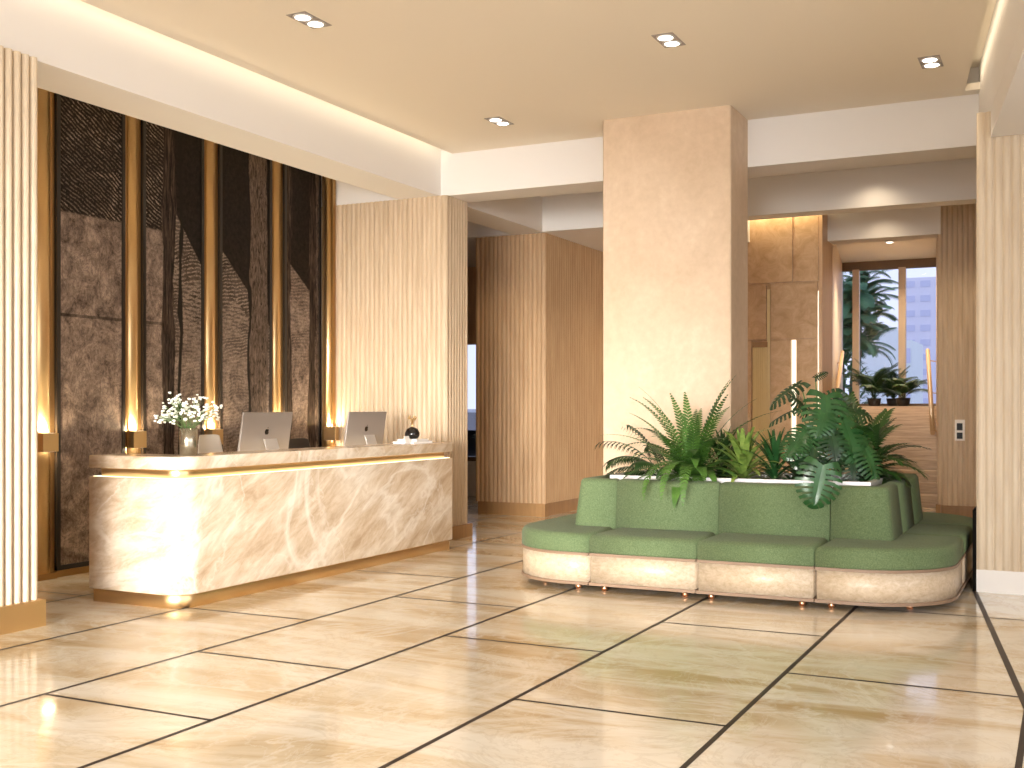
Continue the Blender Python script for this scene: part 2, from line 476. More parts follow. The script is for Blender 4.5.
# right bulkhead with oblique face
mb = MB(); mb.prism([(rb(-5), -5), (4, -5), (4, 10.45), (rb(10.45), 10.45)], BZ, 4.32); struct('trim_6', mb, M['plaster'], label='white bulkhead along the right side')
mb = MB(); mb.box(-9, 13.42, BZ, -3.9, 20, CE - .001); struct('trim_7', mb, M['plaster'])

# ------------------------------------------------------------------ WALLS
# pale fluted pier on the near left (face towards +X)
mb = MB(); mb.prism([(-7.6, -5)] + flute((-5.965, -5), (-5.965, 5.185), .064, .02, .16) + [(-7.6, 5.185)], .17, BZ)
pier = struct('wall_left', mb, M['pier'], label='pale reeded timber pier at the near left')
mb = MB(); mb.prism([(-7.6, -5), (-5.91, -5), (-5.91, 5.20), (-7.6, 5.20)], 0, .17); struct('baseboard_left', mb, M['brass'], label='brass plinth under the pale reeded pier')
mb = MB(); mb.box(-7.72, 5.22, 0, -7.58, 10.45, CE); struct('wall_niche', mb, M['plinth'])
# fluted block at the far end of the desk
pl = [(-7.6, 10.4)] + flute((-7.6, 10.4), (-5.91, 10.4), .060, .010) + flute((-5.91, 10.4), (-5.91, 10.88), .060, .010) + [(-5.91, 10.88), (-9, 10.88), (-9, 10.4)]
mb = MB(); mb.prism(pl, .13, BZ - .001); struct('wall_desk_end', mb, M['wood'], label='reeded timber wall at the far end of the desk')
mb = MB(); mb.prism([(-9, 10.38), (-5.87, 10.38), (-5.87, 10.92), (-9, 10.92)], 0, .14); struct('baseboard_desk_end', mb, M['plinth'])
# upper white wall above it, seen under the bulkhead
mb = MB(); mb.box(-7.6, 10.42, BZ, -6.5, 10.449, CE); struct('trim_8', mb, M['plaster'])
# second fluted block
pl = flute((-7.05, 13.2), (-6.04, 13.2), .062, .010) + flute((-6.04, 13.2), (-6.04, 19.9), .062, .010) + [(-7.05, 19.9)]
mb = MB(); mb.prism(pl, .17, BZ - .002); struct('wall_corridor', mb, M['wood_warm_lit'], label='reeded timber block with a sharp corner left of the column')
mb = MB(); mb.prism([(-7.03, 13.23), (-6.07, 13.23), (-6.07, 19.9), (-7.03, 19.9)], 0, .17)
mb.prism([(-6.17, 13.2), (-6.04, 13.2), (-6.04, 13.33), (-6.17, 13.33)], 0, .17)
struct('baseboard_corridor', mb, M['plinth'])
# far left passage: wall with an opening
mb = MB()
mb.box(-12, 15.9, 2.42, -7.05, 16.1, CE); mb.box(-12, 15.9, 0, -9.2, 16.1, 2.42)
struct('wall_passage', mb, M['woodflat'])
# window with low sill in the passage opening
w = MB(); w.box(-9.2, 15.95, .62, -9.16, 16.05, 2.42); w.box(-7.1, 15.95, .62, -7.05, 16.05, 2.42); w.box(-9.2, 15.95, .55, -7.05, 16.05, .62)
wn = struct('window_1', w, M['alu'])
g = MB(); g.box(-9.16, 15.995, .62, -7.1, 16.005, 2.42); g.build('pane', M['glass'], wn)
mb = MB(); mb.box(-9.2, 15.92, 0, -7.05, 16.08, .55); struct('wall_passage_sill', mb, M['plaster'])
# square column
def chamf(x0, y0, x1, y1, c=.03):
    return [(x0 + c, y0), (x1 - c, y0), (x1, y0 + c), (x1, y1), (x0, y1), (x0, y0 + c)]
mb = MB(); mb.prism(chamf(-3.92, 9.86, -2.70, 10.45, .012), 0, 4.1); struct('column', mb, M['stucco'], label='large square beige stucco column behind the sofa island')
# panelled wall
mb = MB(); PY = 15.2
mb.box(-6.0, PY + .03, 0, -2.95, 15.6, 3.98)
def wp(x0, z0, x1, z1): mb.box(x0 + .006, PY - .0, z0 + .006, x1 - .006, PY + .05, z1 - .006, 0, .003)
for a in ((-6, 3.08, -3.32, 3.98), (-3.30, 3.08, -2.975, 3.98), (-6, 2.32, -3.67, 3.06), (-3.62, 2.32, -2.99, 3.06),
          (-3.62, 0, -3.345, 2.31), (-3.27, 0, -2.99, 2.31), (-6, 0, -3.87, 2.31)): wp(*a)
wl = struct('wall_panelled', mb, M['burl'], label='warm timber panelled wall with vertical light slots')
mb = MB(); mb.box(-2.975, PY - .01, 0, -2.93, 15.9, 4.0); mb.build('corner_post', M['woodflat'], wl)
mb = MB()
for (x0, x1, z0, z1) in ((-3.335, -3.28, .1, 2.31), (-2.99, -2.975, .1, 2.95), ):
    mb.box(x0, PY + .005, z0, x1, PY + .028, z1)
mb.build('light_slot', M['ledw'], wl)
mb = MB(); mb.box(-3.665, PY + .005, .1, -3.625, PY + .02, 3.0); mb.build('painted_light_slot', M['reed'], wl)  # dim light slot, its glow painted as plain cream
mb = MB(); mb.prism([(-3.86, PY + .03), *[(-3.86 + .2 * i / 16, PY - .005 + (.008 if i % 2 else 0)) for i in range(17)], (-3.66, PY + .03)], 0, 2.22)
mb.build('reeded_panel', M['reed'], wl)
mb = MB(); mb.box(-3.86, PY - .012, 2.22, -3.66, PY + .02, 2.29); mb.build('panel_cap', M['plinth'], wl)
# stair walls (oblique)
sx = lambda yy: -2.935 - .135 * (yy - 15.2)     # left
tx = lambda yy: -1.54 - .103 * (yy - 15.6)      # right
mb = MB(); mb.prism([(sx(15.6), 15.601), (sx(21.6), 21.6), (-6, 21.6), (-6, 15.601)], 0, CE); struct('wall_stair_left', mb, M['pier'])
pl = flute((-1.54, 15.6), (.9, 15.6), .062, .010) + [(.9, 21.6), (tx(21.6), 21.6)]
mb = MB(); mb.prism(pl, .14, CE); struct('wall_stair_right', mb, M['wood'], label='reeded timber wall beside the staircase')
mb = MB(); mb.prism([(-1.52, 15.63), (.9, 15.63), (.9, 21.6), (tx(21.6) + .02, 21.6)], 0, .14)
mb.box(-1.56, 15.58, 0, -1.50, 15.66, .15)
struct('baseboard_stair', mb, M['plinth'])
# right pier
pc = [(-.64, 9.3)] + flute((-.628, 9.3), (2.6, 9.3), .060, .012) + [(2.6, 9.3), (2.6, 9.85), (-.60, 9.85), (-.628, 9.31)]
mb = MB(); mb.prism(flute((-.64, 9.3), (3.8, 9.3), .060, .008) + [(3.8, 9.85), (-.60, 9.85)], .17, BZ - .002)
struct('wall_right_pier', mb, M['pier'], label='pale reeded timber pier at the right edge')
mb = MB(); mb.prism([(-.64, 9.292), (3.8, 9.292), (3.8, 9.8), (-.60, 9.8)], 0, .17, 0)
struct('baseboard_right', mb, M['white'], label='white baseboard under the right reeded pier')
mb = MB(); mb.box(-.668, 9.31, 0, -.642, 9.8, .62); struct('trim_9', mb, mat('matte_black', (.008, .007, .006), .9, Specular_IOR_Level=.05))
mb = MB(); mb.prism([(rb(-5) + .001, -5), (3.8, -5), (3.8, 9.285), (rb(9.285) + .001, 9.285)], 3.45, BZ); struct('trim_10', mb, M['plaster'], label='lower lip of the right bulkhead resting on the reeded pier')
mb = MB(); mb.box(-.3, 9.85, 0, 3.8, 10.6, 3.64); struct('wall_right_core', mb, M['pier'])
mb = MB(); mb.box(.6, 10.6, 0, .9, 15.6, CE); struct('wall_right_corridor', mb, M['pier'])

# outer enclosure: walls behind and beside the camera with unseen openings behind the added area lights
mb = MB()
mb.box(-6.0, -5.2, 0, 4, -5.0, .2); mb.box(-6.0, -5.2, 3.3, 4, -5.0, 4.32)
for x in (-6.0, -3.55, -1.1, 1.35, 3.8): mb.box(x, -5.2, .2, x + .15, -5.0, 3.3)
struct('wall_back', mb, M['plaster'])
mb = MB()
mb.box(3.8, -5, 0, 4.0, -2, 4.32); mb.box(3.8, -2, 0, 4.0, 6.5, .3); mb.box(3.8, -2, 3.3, 4.0, 6.5, 4.32); mb.box(3.8, 6.5, 0, 4.0, 9.9, 4.32)
struct('wall_right', mb, M['pier'])
mb = MB(); mb.box(-12.1, 10.9, 0, -12, 16.1, 4.32); mb.box(-12, 10.75, 0, -9, 10.9, 4.32); struct('wall_passage_end', mb, M['pier'])

# ------------------------------------------------------------------ STAIR + window
NS = 9; rise = 1.43 / NS; mb = MB(); y0 = 17.0; run = .30
for i in range(NS):
    ya = y0 + i * run; yb = ya + run if i < NS - 1 else 22.3
    z0, z1 = i * rise, (i + 1) * rise
    mb.prism([(sx(ya) - .05, ya), (tx(ya) + .05, ya), (tx(yb) + .05, yb), (sx(yb) - .05, yb)], 0, z1 - .03)
    mb.prism([(sx(ya) - .05, ya - .035), (tx(ya) + .05, ya - .035), (tx(yb) + .05, yb), (sx(yb) - .05, yb)], z1 - .03, z1)
struct('stair', mb, M['step'], label='beige stone staircase rising to the landing window')
LZ = 1.43
WX0, WX1, WY = -3.82, -2.1, 21.5
w = MB(); w.box(WX0, WY, 3.93, WX1, WY + .1, CE); w.box(WX0, WY, LZ, WX1, WY + .1, LZ + .05)
wn = struct('window_2', w, M['alu'], label='tall landing window with champagne mullions')
m_ = MB(); m_.box(WX0, WY, LZ + .05, WX0 + .03, WY + .1, 3.93); m_.build('jamb', M['alul'], wn)
for x0, x1 in ((-3.60, -3.48), (-2.79, -2.665)):
    m_ = MB(); m_.box(x0, WY - .02, LZ + .05, x1, WY + .1, 3.95, 0, .006); m_.build('mullion', M['alul'], wn)
g = MB()
for x0, x1 in ((WX0 + .03, -3.60), (-3.48, -2.79), (-2.665, WX1)):
    g = MB(); g.box(x0, WY + .045, LZ + .05, x1, WY + .055, 3.93); g.build('pane', M['glass'], wn)

# handrails
def handrail(side, label):
    f = (lambda yy: -1.67 - .125 * (yy - 16.3)) if side > 0 else (lambda yy: sx(yy) + .07)
    z = lambda yy: 1.06 + (yy - 16.3) * .36
    e = empty('handrail', (f(16.6), 16.6, 0), 0, label, 'handrail', 'handrails of the staircase')
    o = e.location
    mb = MB(); pts = [(f(yy) - o.x, yy - o.y, z(yy)) for yy in (16.3, 17, 18, 19, 19.9)]
    rings = []
    mb.tube(pts, .033, 10); mb.build('rail', M['rail'], e)
    for yy in (16.6, 18.1, 19.6):
        b = MB(); b.tube([(f(yy) - o.x, yy - o.y, z(yy) - .01), (f(yy) - o.x, yy - o.y, z(yy) - .07), (f(yy) + (.075 if side < 0 else abs(tx(yy) - f(yy))) * side - o.x, yy - o.y, z(yy) - .09)], .008, 6)
        b.build('bracket', M['brass'], e)
handrail(1, 'wooden handrail on the right side of the staircase beside the reeded wall')
handrail(-1, 'wooden handrail on the left side of the staircase behind the monstera')

# call panel on the reeded wall
e = empty('wall_intercom', (-1.27, 15.575, 1.115), 0, 'small white and black call panel on the reeded wall by the stairs', 'intercom')
b = MB(); b.box(-.06, -.012, -.135, .06, .015, .135, 0, .004); b.build('plate', M['white'], e)
b = MB(); b.box(-.035, -.018, .0, .035, -.011, .09, 0, .002); b.build('screen', M['blackg'], e)
b = MB(); b.box(-.035, -.018, -.11, .035, -.011, -.03, 0, .002); b.build('button', M['blackg'], e)

# ------------------------------------------------------------------ NICHE: art panels, brass strips, sconces
PX = -7.5
arts = [(6.69, 7.449, 'leftmost dark etched artwork panel, hatched black top over grey mottled lower part'),
        (7.655, 8.465, 'second dark etched artwork panel from the left, with a tree trunk down its middle'),
        (8.68, 9.50, 'third dark etched artwork panel from the left, above the nearer monitor'),
        (9.70, 10.36, 'rightmost dark etched artwork panel, beside the reeded wall')]
for y0_, y1_, lb in arts:
    e = empty('artwork_panel', (0, 0, 0), 0, lb, 'wall art', 'dark artwork panels behind the reception desk')
    e.location = (PX, (y0_ + y1_) / 2, .06)
    b = MB(); b.box(PX - .03, y0_ + .035, .10, PX + .012, y1_ - .035, 4.0); o = b.build('etched_panel', M['art'], e)
    o.matrix_parent_inverse = Matrix.Translation(e.location).inverted()
    b = MB(); y0b, y1b = y0_ + .004, y1_ - .004
    b.box(PX - .03, y0b, .06, PX + .022, y0b + .036, 4.03); b.box(PX - .03, y1b - .036, .06, PX + .022, y1b, 4.03)
    b.box(PX - .03, y0b, .06, PX + .02, y1b, .10); b.box(PX - .03, y0b, 3.99, PX + .02, y1b, 4.03)
    o = b.build('frame', M['black'], e); o.matrix_parent_inverse = Matrix.Translation(e.location).inverted()
strips = [(6.45, 6.69, 'leftmost'), (7.449, 7.655, 'second from the left'), (8.465, 8.68, 'third from the left'), (9.50, 9.70, 'fourth from the left'), (10.36, 10.50, 'fifth')]
places = ['brass pilaster beside the pale near-left pier', 'brass pilaster between the first and second artwork panels', 'brass pilaster behind the white flowers', 'brass pilaster behind the nearer monitor', 'narrow brass pilaster against the reeded end wall']
splaces = ['brass box sconce beside the pale near-left pier', 'brass box sconce between the first and second artwork panels', 'brass box sconce just right of the white flowers', 'brass box sconce hidden behind the nearer monitor', 'brass box sconce in the corner beside the reeded end wall']
def halfround(y0_, y1_, z0, z1, x, depth):
    c = (y0_ + y1_) / 2; r = (y1_ - y0_) / 2
    return [(x, y1_)] + [(x + depth * math.sin(math.pi * k / 12), c + r * math.cos(math.pi * k / 12)) for k in range(1, 12)] + [(x, y0_)]
for i, (y0_, y1_, nm) in enumerate(strips):
    yc = (y0_ + y1_) / 2; w_ = y1_ - y0_
    e = empty('brass_pilaster', (PX, yc, 0), 0, places[i], 'pilaster', 'brass pilasters between the artwork panels')
    b = MB(); b.box(-.06, -w_ / 2, 0, -.005, w_ / 2, 4.05); b.build('backplate', M['brass_dk'], e)
    b = MB(); b.prism([(p[0], p[1] * .62) for p in halfround(-w_ / 2, w_ / 2, 0, 4, -.01, .035)], .05, 4.04, smooth=True); b.build('channel', M['brass'], e)
    b = MB(); b.box(-.02, -w_ / 2 + .002, 0, .03, w_ / 2 - .002, .05); b.build('foot', M['brass_dk'], e)
    if i == 4: e.location = (-7.375, 10.325, 0); e.rotation_euler.z = R(-90)
    s_ = empty('wall_sconce', (PX + .03, yc, 1.12) if i < 4 else (-7.30, 10.32, 1.12), 0 if i < 4 else R(-90), splaces[i], 'wall lamp', 'brass sconces on the pilasters')
    b = MB(); b.box(-.005, -.078, -.075, .062, .078, .075, 0, .004); b.build('housing', M['brass'], s_)
    for q, nmz in ((1, .0751), (-1, -.0751)):
        b = MB(); b.box(.012, -.055, nmz - .001, .05, .055, nmz + .001); b.build('lamp_lens', M['led'], s_)
        ld = bpy.data.lights.new('sconce_light', 'AREA'); ld.shape = 'RECTANGLE'; ld.size = .05; ld.size_y = .11
        ld.energy = (9 if q > 0 else 3) * (.5 if i == 4 else 1); ld.color = (1, .80, .52)
        lo = bpy.data.objects.new('sconce_light', ld); COL.objects.link(lo); lo.parent = s_
        lo.location = (.033, 0, nmz + .004 * q); lo.rotation_euler = (0, R(180) if q > 0 else 0, 0)
        lo.rotation_euler = (0, R(180 - 8) if q > 0 else R(8), 0)
b = MB(); b.box(-7.58, 5.26, 0, -7.50, 10.38, .055); struct('baseboard_niche', b, M['brass_dk'])

# ------------------------------------------------------------------ RECEPTION DESK
DX0, DX1, DY0, DY1 = -6.37, -5.50, 5.99, 9.85
e = empty('reception_desk', ((DX0 + DX1) / 2, (DY0 + DY1) / 2, 0), 0, 'long cream marble reception desk with rounded corner and brass inlay band', 'reception desk')
def desk_poly(inset=0, r=.19):
    x0, y0_, x1, y1_ = DX0 + inset, DY0 + inset, DX1 - inset, DY1 - inset
    return [(x0, y0_)] + arc((x1 - r, y0_ + r), r, -90, 0, 14) + arc((x1 - .05, y1_ - .05), .05, 0, 90, 4) + [(x0, y1_)]
def dpart(mb, name, m, z=None, **kw):
    o = mb.build(name, m, e, **kw); o.matrix_parent_inverse = Matrix.Translation(e.location).inverted(); return o
def side_smooth(mb):
    for f in mb.bm.faces:
        if abs(f.normal.z) < .5: f.smooth = True
def slab(poly, z0, z1, bev=.006):
    mb = MB()
    mb.rings([[(p[0], p[1], z) for p in offset(poly, d)] for d, z in ((bev, z0), (0, z0 + bev), (0, z1 - bev), (bev, z1))], smooth=False)
    for f in mb.bm.faces: f.smooth = len(f.verts) == 4
    return mb
# body is a front/end shell so that the work surface behind it is open
T = .28
def shell(inset=0, r=.28, t=.26):
    o_ = desk_poly(inset, r)
    x1, y0_, y1_, x0 = DX1 - inset, DY0 + inset, DY1 - inset, DX0 + inset
    inner = [(x0, y1_)] if False else []
    return o_
CW = .36
def dshell(inset, r, w=CW):
    x0, y0_, x1, y1_ = DX0 + inset, DY0 + inset, DX1 - inset, DY1 - inset
    return [(x0, y0_)] + arc((x1 - r, y0_ + r), r, -90, 0, 14) + arc((x1 - .05, y1_ - .05), .05, 0, 90, 4) + [(DX1 - w, y1_), (DX1 - w, DY0 + w), (x0, DY0 + w)]
dpart(slab(dshell(0, .19), .095, .905), 'body', M['desk'])
dpart(slab([(DX0, DY0 + CW + .002), (DX1 - CW - .002, DY0 + CW + .002), (DX1 - CW - .002, DY1), (DX0, DY1)], .80, .84, .004), 'work_surface', M['desk'])
dpart(slab(dshell(.022, .168), 0, .10, .003), 'plinth', M['brass'], label='brass plinth of the desk')
dpart(slab(dshell(.06, .13, CW - .02), .90, .975, .002), 'inlay_band', M['brass'], label='recessed brass band under the counter top')
dpart(slab(dshell(.0, .19), .968, 1.06), 'countertop', M['desk'])
b = MB(); inn = desk_poly(.02, .17); inn2 = desk_poly(.05, .14)
b.rings([[(p[0], p[1], z) for p in q] for q, z in ((inn, .9055), (inn, .909), (inn2, .909), (inn2, .9055))]); dpart(b, 'light_strip', M['led'])

# ---- items on desk
def vase(x, y):
    v = empty('flower_vase', (x, y, 1.06), 0, 'smoky gold glass vase at the near end of the desk', 'vase')
    b = MB(); b.lathe([(.055, 0), (.062, .006), (.064, .1), (.066, .195), (.060, .195), (.058, .02), (.001, .015)], 28, cap1=True); b.build('vessel', M['vase'], v)
    f = empty('flower_bouquet', (x, y, 1.075), 0, 'bunch of tiny white flowers standing in the gold glass vase', 'flowers')
    st = MB(); fl = MB(); rnd = random.Random(3)
    for i in range(56):
        a = rnd.uniform(0, 2 * math.pi); s_ = rnd.uniform(.1, 1) ** .6
        top = Vector((math.cos(a) * .21 * s_, math.sin(a) * .23 * s_, rnd.uniform(.235, .27 + .15 * math.sqrt(max(.05, 1 - s_ * s_ * .7)))))
        mid = Vector((math.cos(a) * .035 * s_, math.sin(a) * .035 * s_, .17))
        st.tube([(math.cos(a) * .02, math.sin(a) * .02, .005), tuple(mid), tuple((mid + top) / 2 + Vector((0, 0, .03))), tuple(top)], [.0014, .0012, .0009, .0007], 4)
        for k in range(4):
            c = top + Vector([rnd.gauss(0, .02) for _ in range(3)])
            st.tube([tuple((mid + top) / 2 + Vector((0, 0, .03))), tuple(c)], .0009, 3)
            rr = rnd.uniform(.007, .0125)
            for pth in range(5):
                t = pth * 2 * math.pi / 5
                fl.sphere((c.x + math.cos(t) * rr * .6, c.y + math.sin(t) * rr * .6, c.z + rnd.uniform(-.003, .003)), rr * .62, 4)
    st.build('stems', M['stemg'], f); fl.build('blossoms', M['flower'], f)
vase(-5.69, 6.27)

def imac(x, y, lb, rz):
    e_ = empty('desktop_computer', (x, y, .84), R(rz), lb, 'computer', 'computers on the reception desk')
    # local +X faces the lobby (back of the screen)
    Mt = Matrix.Translation((-.06, 0, .09)) @ Matrix.Rotation(R(9), 4, 'Y')
    b = MB(); b.box(-.012, -.325, 0, .008, .325, .44, 0, .006, Mt); b.build('casing', M['monitor'], e_)
    b = MB(); b.box(-.0145, -.315, .01, -.0125, .315, .43, 0, 0, Mt); b.build('screen', M['glass_dk'], e_)
    b = MB(); b.box(-.06, -.085, 0, .13, .085, .008, 0, .003)
    Ms = Matrix.Translation((.128, 0, .004)) @ Matrix.Rotation(R(-19), 4, 'Y')
    b.box(-.006, -.085, 0, .004, .085, .315, 0, .003, Ms)
    b.build('stand', M['monitor_side'], e_, label='light metal stand')
    # dark fruit emblem with bite and leaf on the casing back
    out = []
    def body(t):
        r = .0235 * (1 - .10 * math.cos(2 * t + math.pi) * 0)
        x_ = math.cos(t) * .0225; y_ = math.sin(t) * .0235
        y_ -= .006 * math.exp(-((x_) / .007) ** 2) * (1 if math.sin(t) > 0 else -.55)
        if math.cos(t) > 0:
            dx, dy = x_ - .0275, y_ - .003; q = math.hypot(dx, dy)
            if q < .0105: x_ = .0275 + dx / q * .0105; y_ = .003 + dy / q * .0105
        return x_, y_
    pts = [body(2 * math.pi * k / 48) for k in range(48)]
    def lift(p, h): return Mt @ Vector((.0082 + h, p[0] * 1.15, .275 + p[1] * 1.15))
    b = MB(); a_ = [b.bm.verts.new(lift(p, .0012)) for p in pts]; c_ = [b.bm.verts.new(lift(p, -.001)) for p in pts]
    b.bm.faces.new(a_)
    for k in range(48): b.bm.faces.new((a_[k], c_[k], c_[(k + 1) % 48], a_[(k + 1) % 48]))
    lf = [(.001 + .011 * t, .024 + .012 * t + .004 * math.sin(math.pi * t) * s_) for s_, ts in ((1, (0, .25, .5, .75, 1)), (-1, (.75, .5, .25))) for t in ts]
    b.bm.faces.new([b.bm.verts.new(lift(p, .0012)) for p in lf])
    b.build('emblem', M['blackg'], e_, label='dark fruit shaped emblem')
    return e_
imac(-6.05, 7.62, 'silver desktop computer nearer to the flowers, back turned to the lobby', 0)
imac(-6.05, 9.12, 'silver desktop computer nearer to the books, back turned to the lobby', 0)
for (y_, lb) in ((7.5, 'keyboard'), ):
    pass
# books with ornament
bk = [(.235, .36, .022, 0, 'lower white book under the black ornament'), (.21, .27, .02, 5, 'upper white book directly under the black ornament')]
zz = 1.06
for w_, l_, h_, rz, lb in bk:
    e_ = empty('book', (-5.68, 9.36, zz), R(rz), lb, 'book', 'white books on the far end of the desk')
    b = MB(); b.box(-w_ / 2, -l_ / 2, 0, w_ / 2, l_ / 2, .003, 0, .001); b.box(-w_ / 2, -l_ / 2, h_ - .003, w_ / 2, l_ / 2, h_, 0, .001); b.box(-w_ / 2, -l_ / 2, .003, -w_ / 2 + .003, l_ / 2, h_ - .003)
    b.build('cover', M['paper'], e_)
    b = MB(); b.box(-w_ / 2 + .004, -l_ / 2 + .006, .003, w_ / 2 - .006, l_ / 2 - .006, h_ - .003); b.build('pages', M['white'], e_)
    zz += h_ + .0005
e_ = empty('desk_ornament', (-5.69, 9.36, zz), 0, 'round black ornament topped with a gold sprig, on the white books', 'ornament')
b = MB(); b.lathe([(.03, 0), (.055, .006), (.072, .035), (.070, .06), (.052, .095), (.02, .112), (.001, .114)], 24); b.build('bowl', M['blackg'], e_)
b = MB(); b.lathe([(.012, .112), (.010, .13), (.006, .15), (.001, .152)], 12)
for k in range(7):
    a = k * .9; b.tube([(0, 0, .14), (math.cos(a) * .015, math.sin(a) * .02, .175), (math.cos(a) * .03, math.sin(a) * .042, .19 + .012 * (k % 3))], [.003, .003, .002], 6)
    b.sphere((math.cos(a) * .03, math.sin(a) * .042, .19 + .012 * (k % 3)), .012, 6)
b.build('gold_sprig', M['brass'], e_, label='gold sprig on top')
# white card stand beside it
e_ = empty('card_stand', (-5.62, 9.13, 1.06), R(4), 'small white folded card beside the books on the desk', 'card')
b = MB(); b.prism([(-.03, -.05), (.03, -.05), (.03, .05), (-.03, .05)], 0, .004)
b.faces([(.028, -.05, .004), (.028, .05, .004), (.004, .05, .075), (.004, -.05, .075), (.025, -.05, .004), (.025, .05, .004), (.001, .05, .075), (.001, -.05, .075)],
        [(0, 1, 2, 3), (7, 6, 5, 4), (3, 2, 6, 7), (0, 3, 7, 4), (1, 5, 6, 2)])
b.build('card', M['paper'], e_)

def office_chair(x, y, rz, m, lb, ztop):
    e_ = empty('office_chair', (x, y, 0), R(rz), lb, 'chair', 'office chairs behind the desk')
    b = MB(); b.rings([[(p[0], p[1], z) for p in offset(sq, d)] for sq in [densify(arc((.16, .16), .08, 0, 90, 4) + arc((-.16, .16), .08, 90, 180, 4) + arc((-.16, -.16), .08, 180, 270, 4) + arc((.16, -.16), .08, 270, 360, 4), .3)] for d, z in ((.03, .44), (0, .46), (0, .50), (.03, .525))]); b.build('seat', m, e_)
    h = ztop - .52; pts = []
    b = MB(); rr = []
    for k in range(9):
        t = k / 8; hw = .23 * (1 - .28 * t ** 3); zc = .52 + h * t; xc = -.20 - .05 * t
        th = .03 * (1 - .5 * t ** 4)
        rr.append([(xc + th * math.cos(a) - .06 * math.cos(0) * 0 - .05 * (math.sin(a)) ** 2 * -1, hw * math.sin(a), zc) for a in [2 * math.pi * q / 20 for q in range(20)]])
    rr.append([(p[0] * .5 + rr[-1][0][0] * .5, p[1] * .8, ztop + .012) for p in rr[-1]])
    b.rings(rr); b.build('backrest', m, e_)
    b = MB(); b.tube([(0, 0, .07), (0, 0, .45)], .025, 10); b.build('gas_column', M['monitor_side'], e_)
    for k in range(5):
        a = 2 * math.pi * k / 5
        g_ = MB(); g_.tube([(0, 0, .10), (.14 * math.cos(a), .14 * math.sin(a), .085), (.27 * math.cos(a), .27 * math.sin(a), .065)], [.02, .016, .012], 8); l_ = g_.build('leg', M['monitor_side'], e_)
        g_ = MB(); g_.sphere((.27 * math.cos(a), .27 * math.sin(a), .03), .03, 8); g_.build('caster', M['black'], l_)
office_chair(-6.98, 8.22, 8, M['chairw'], 'white office chair behind the desk, its back showing beside the vase', 1.14)
office_chair(-6.93, 9.42, -8, M['chaird'], 'dark office chair behind the desk, just showing right of the nearer computer', 1.075)

# ------------------------------------------------------------------ SOFA ISLAND
SX0, SX1, SY0 = -4.10, -.71, 8.0
BX0, BX1, BY0 = -3.68, -1.14, 8.56       # outer faces of the backrests
RR = .62
SE = empty('island_sofa', (-2.45, 9.0, 0), 0, 'green upholstered island sofa wrapped around a planter, on a pale curved base', 'sofa')
def spart(mb, name, m, parent=None, **kw):
    o = mb.build(name, m, parent or SE, **kw)
    if not parent: o.matrix_parent_inverse = Matrix.Translation(SE.location).inverted()
    return o
IN = .06
s1, s2, s3 = -3.30, -2.45, -1.60
YL, YR = 9.12, 9.12
YLe, YRe = 9.82, 11.15
mods = {
 'left_corner': [(s1, SY0), (s1, BY0 + IN), (BX0 + IN, BY0 + IN), (BX0 + IN, YL), (SX0, YL)] + arc((SX0 + RR, SY0 + RR), RR, 180, 270, 12),
 'front1': [(s1, SY0), (s2, SY0), (s2, BY0 + IN), (s1, BY0 + IN)],
 'front2': [(s2, SY0), (s3, SY0), (s3, BY0 + IN), (s2, BY0 + IN)],
 'right_corner': [(s3, SY0)] + arc((SX1 - RR, SY0 + RR), RR, 270, 360, 12) + [(SX1, YR), (BX1 - IN, YR), (BX1 - IN, BY0 + IN), (s3, BY0 + IN)],
 'left_back': [(SX0, YL), (BX0 + IN, YL), (BX0 + IN, YLe), (SX0 + .1, YLe), (SX0 + .03, YLe - .03), (SX0, YLe - .1)],
 'right_side': [(BX1 - IN, YR), (SX1, YR), (SX1, 10.0), (BX1 - IN, 10.0)],
 'right_back': [(BX1 - IN, 10.0), (SX1, 10.0)] + arc((SX1 - RR, YRe - RR), RR, 0, 90, 12) + [(-2.6, YRe), (-2.6, 10.92), (-2.3, 10.60), (BX1 - IN, 10.60)],
}
def ccw(p):
    a = sum(p[i][0] * p[(i + 1) % len(p)][1] - p[(i + 1) % len(p)][0] * p[i][1] for i in range(len(p)))
    return p if a > 0 else p[::-1]
feet = []
for nm, poly in mods.items():
    poly = ccw(poly)
    # drop duplicate points
    q = [poly[0]]
    for p in poly[1:]:
        if math.dist(p, q[-1]) > .004: q.append(p)
    poly = q
    g_ = .004
    b = MB(); bp = offset(poly, g_ + .012)
    b.rings([[(p[0], p[1], z) for p in offset(bp, d)] for d, z in ((.0, .066), (0, .275))], smooth=False)
    for f in b.bm.faces: f.smooth = False
    base = spart(b, 'base', M['sofabase'])
    for f in base.data.polygons: f.use_smooth = abs(f.normal.z) < .5
    b = MB()
    for za, zb, d in ((.045, .068, .0), (.272, .292, .0)):
        b.rings([[(p[0], p[1], z) for p in offset(poly, g_ + d)] for z in (za, zb)], smooth=False)
    spart(b, 'edge_band', M['sofatrim'], label='brown edge band')
    spart(pad(offset(poly, .007), .288, .438, .05, .015, crown=.006), 'seat_cushion', M['fabric'])
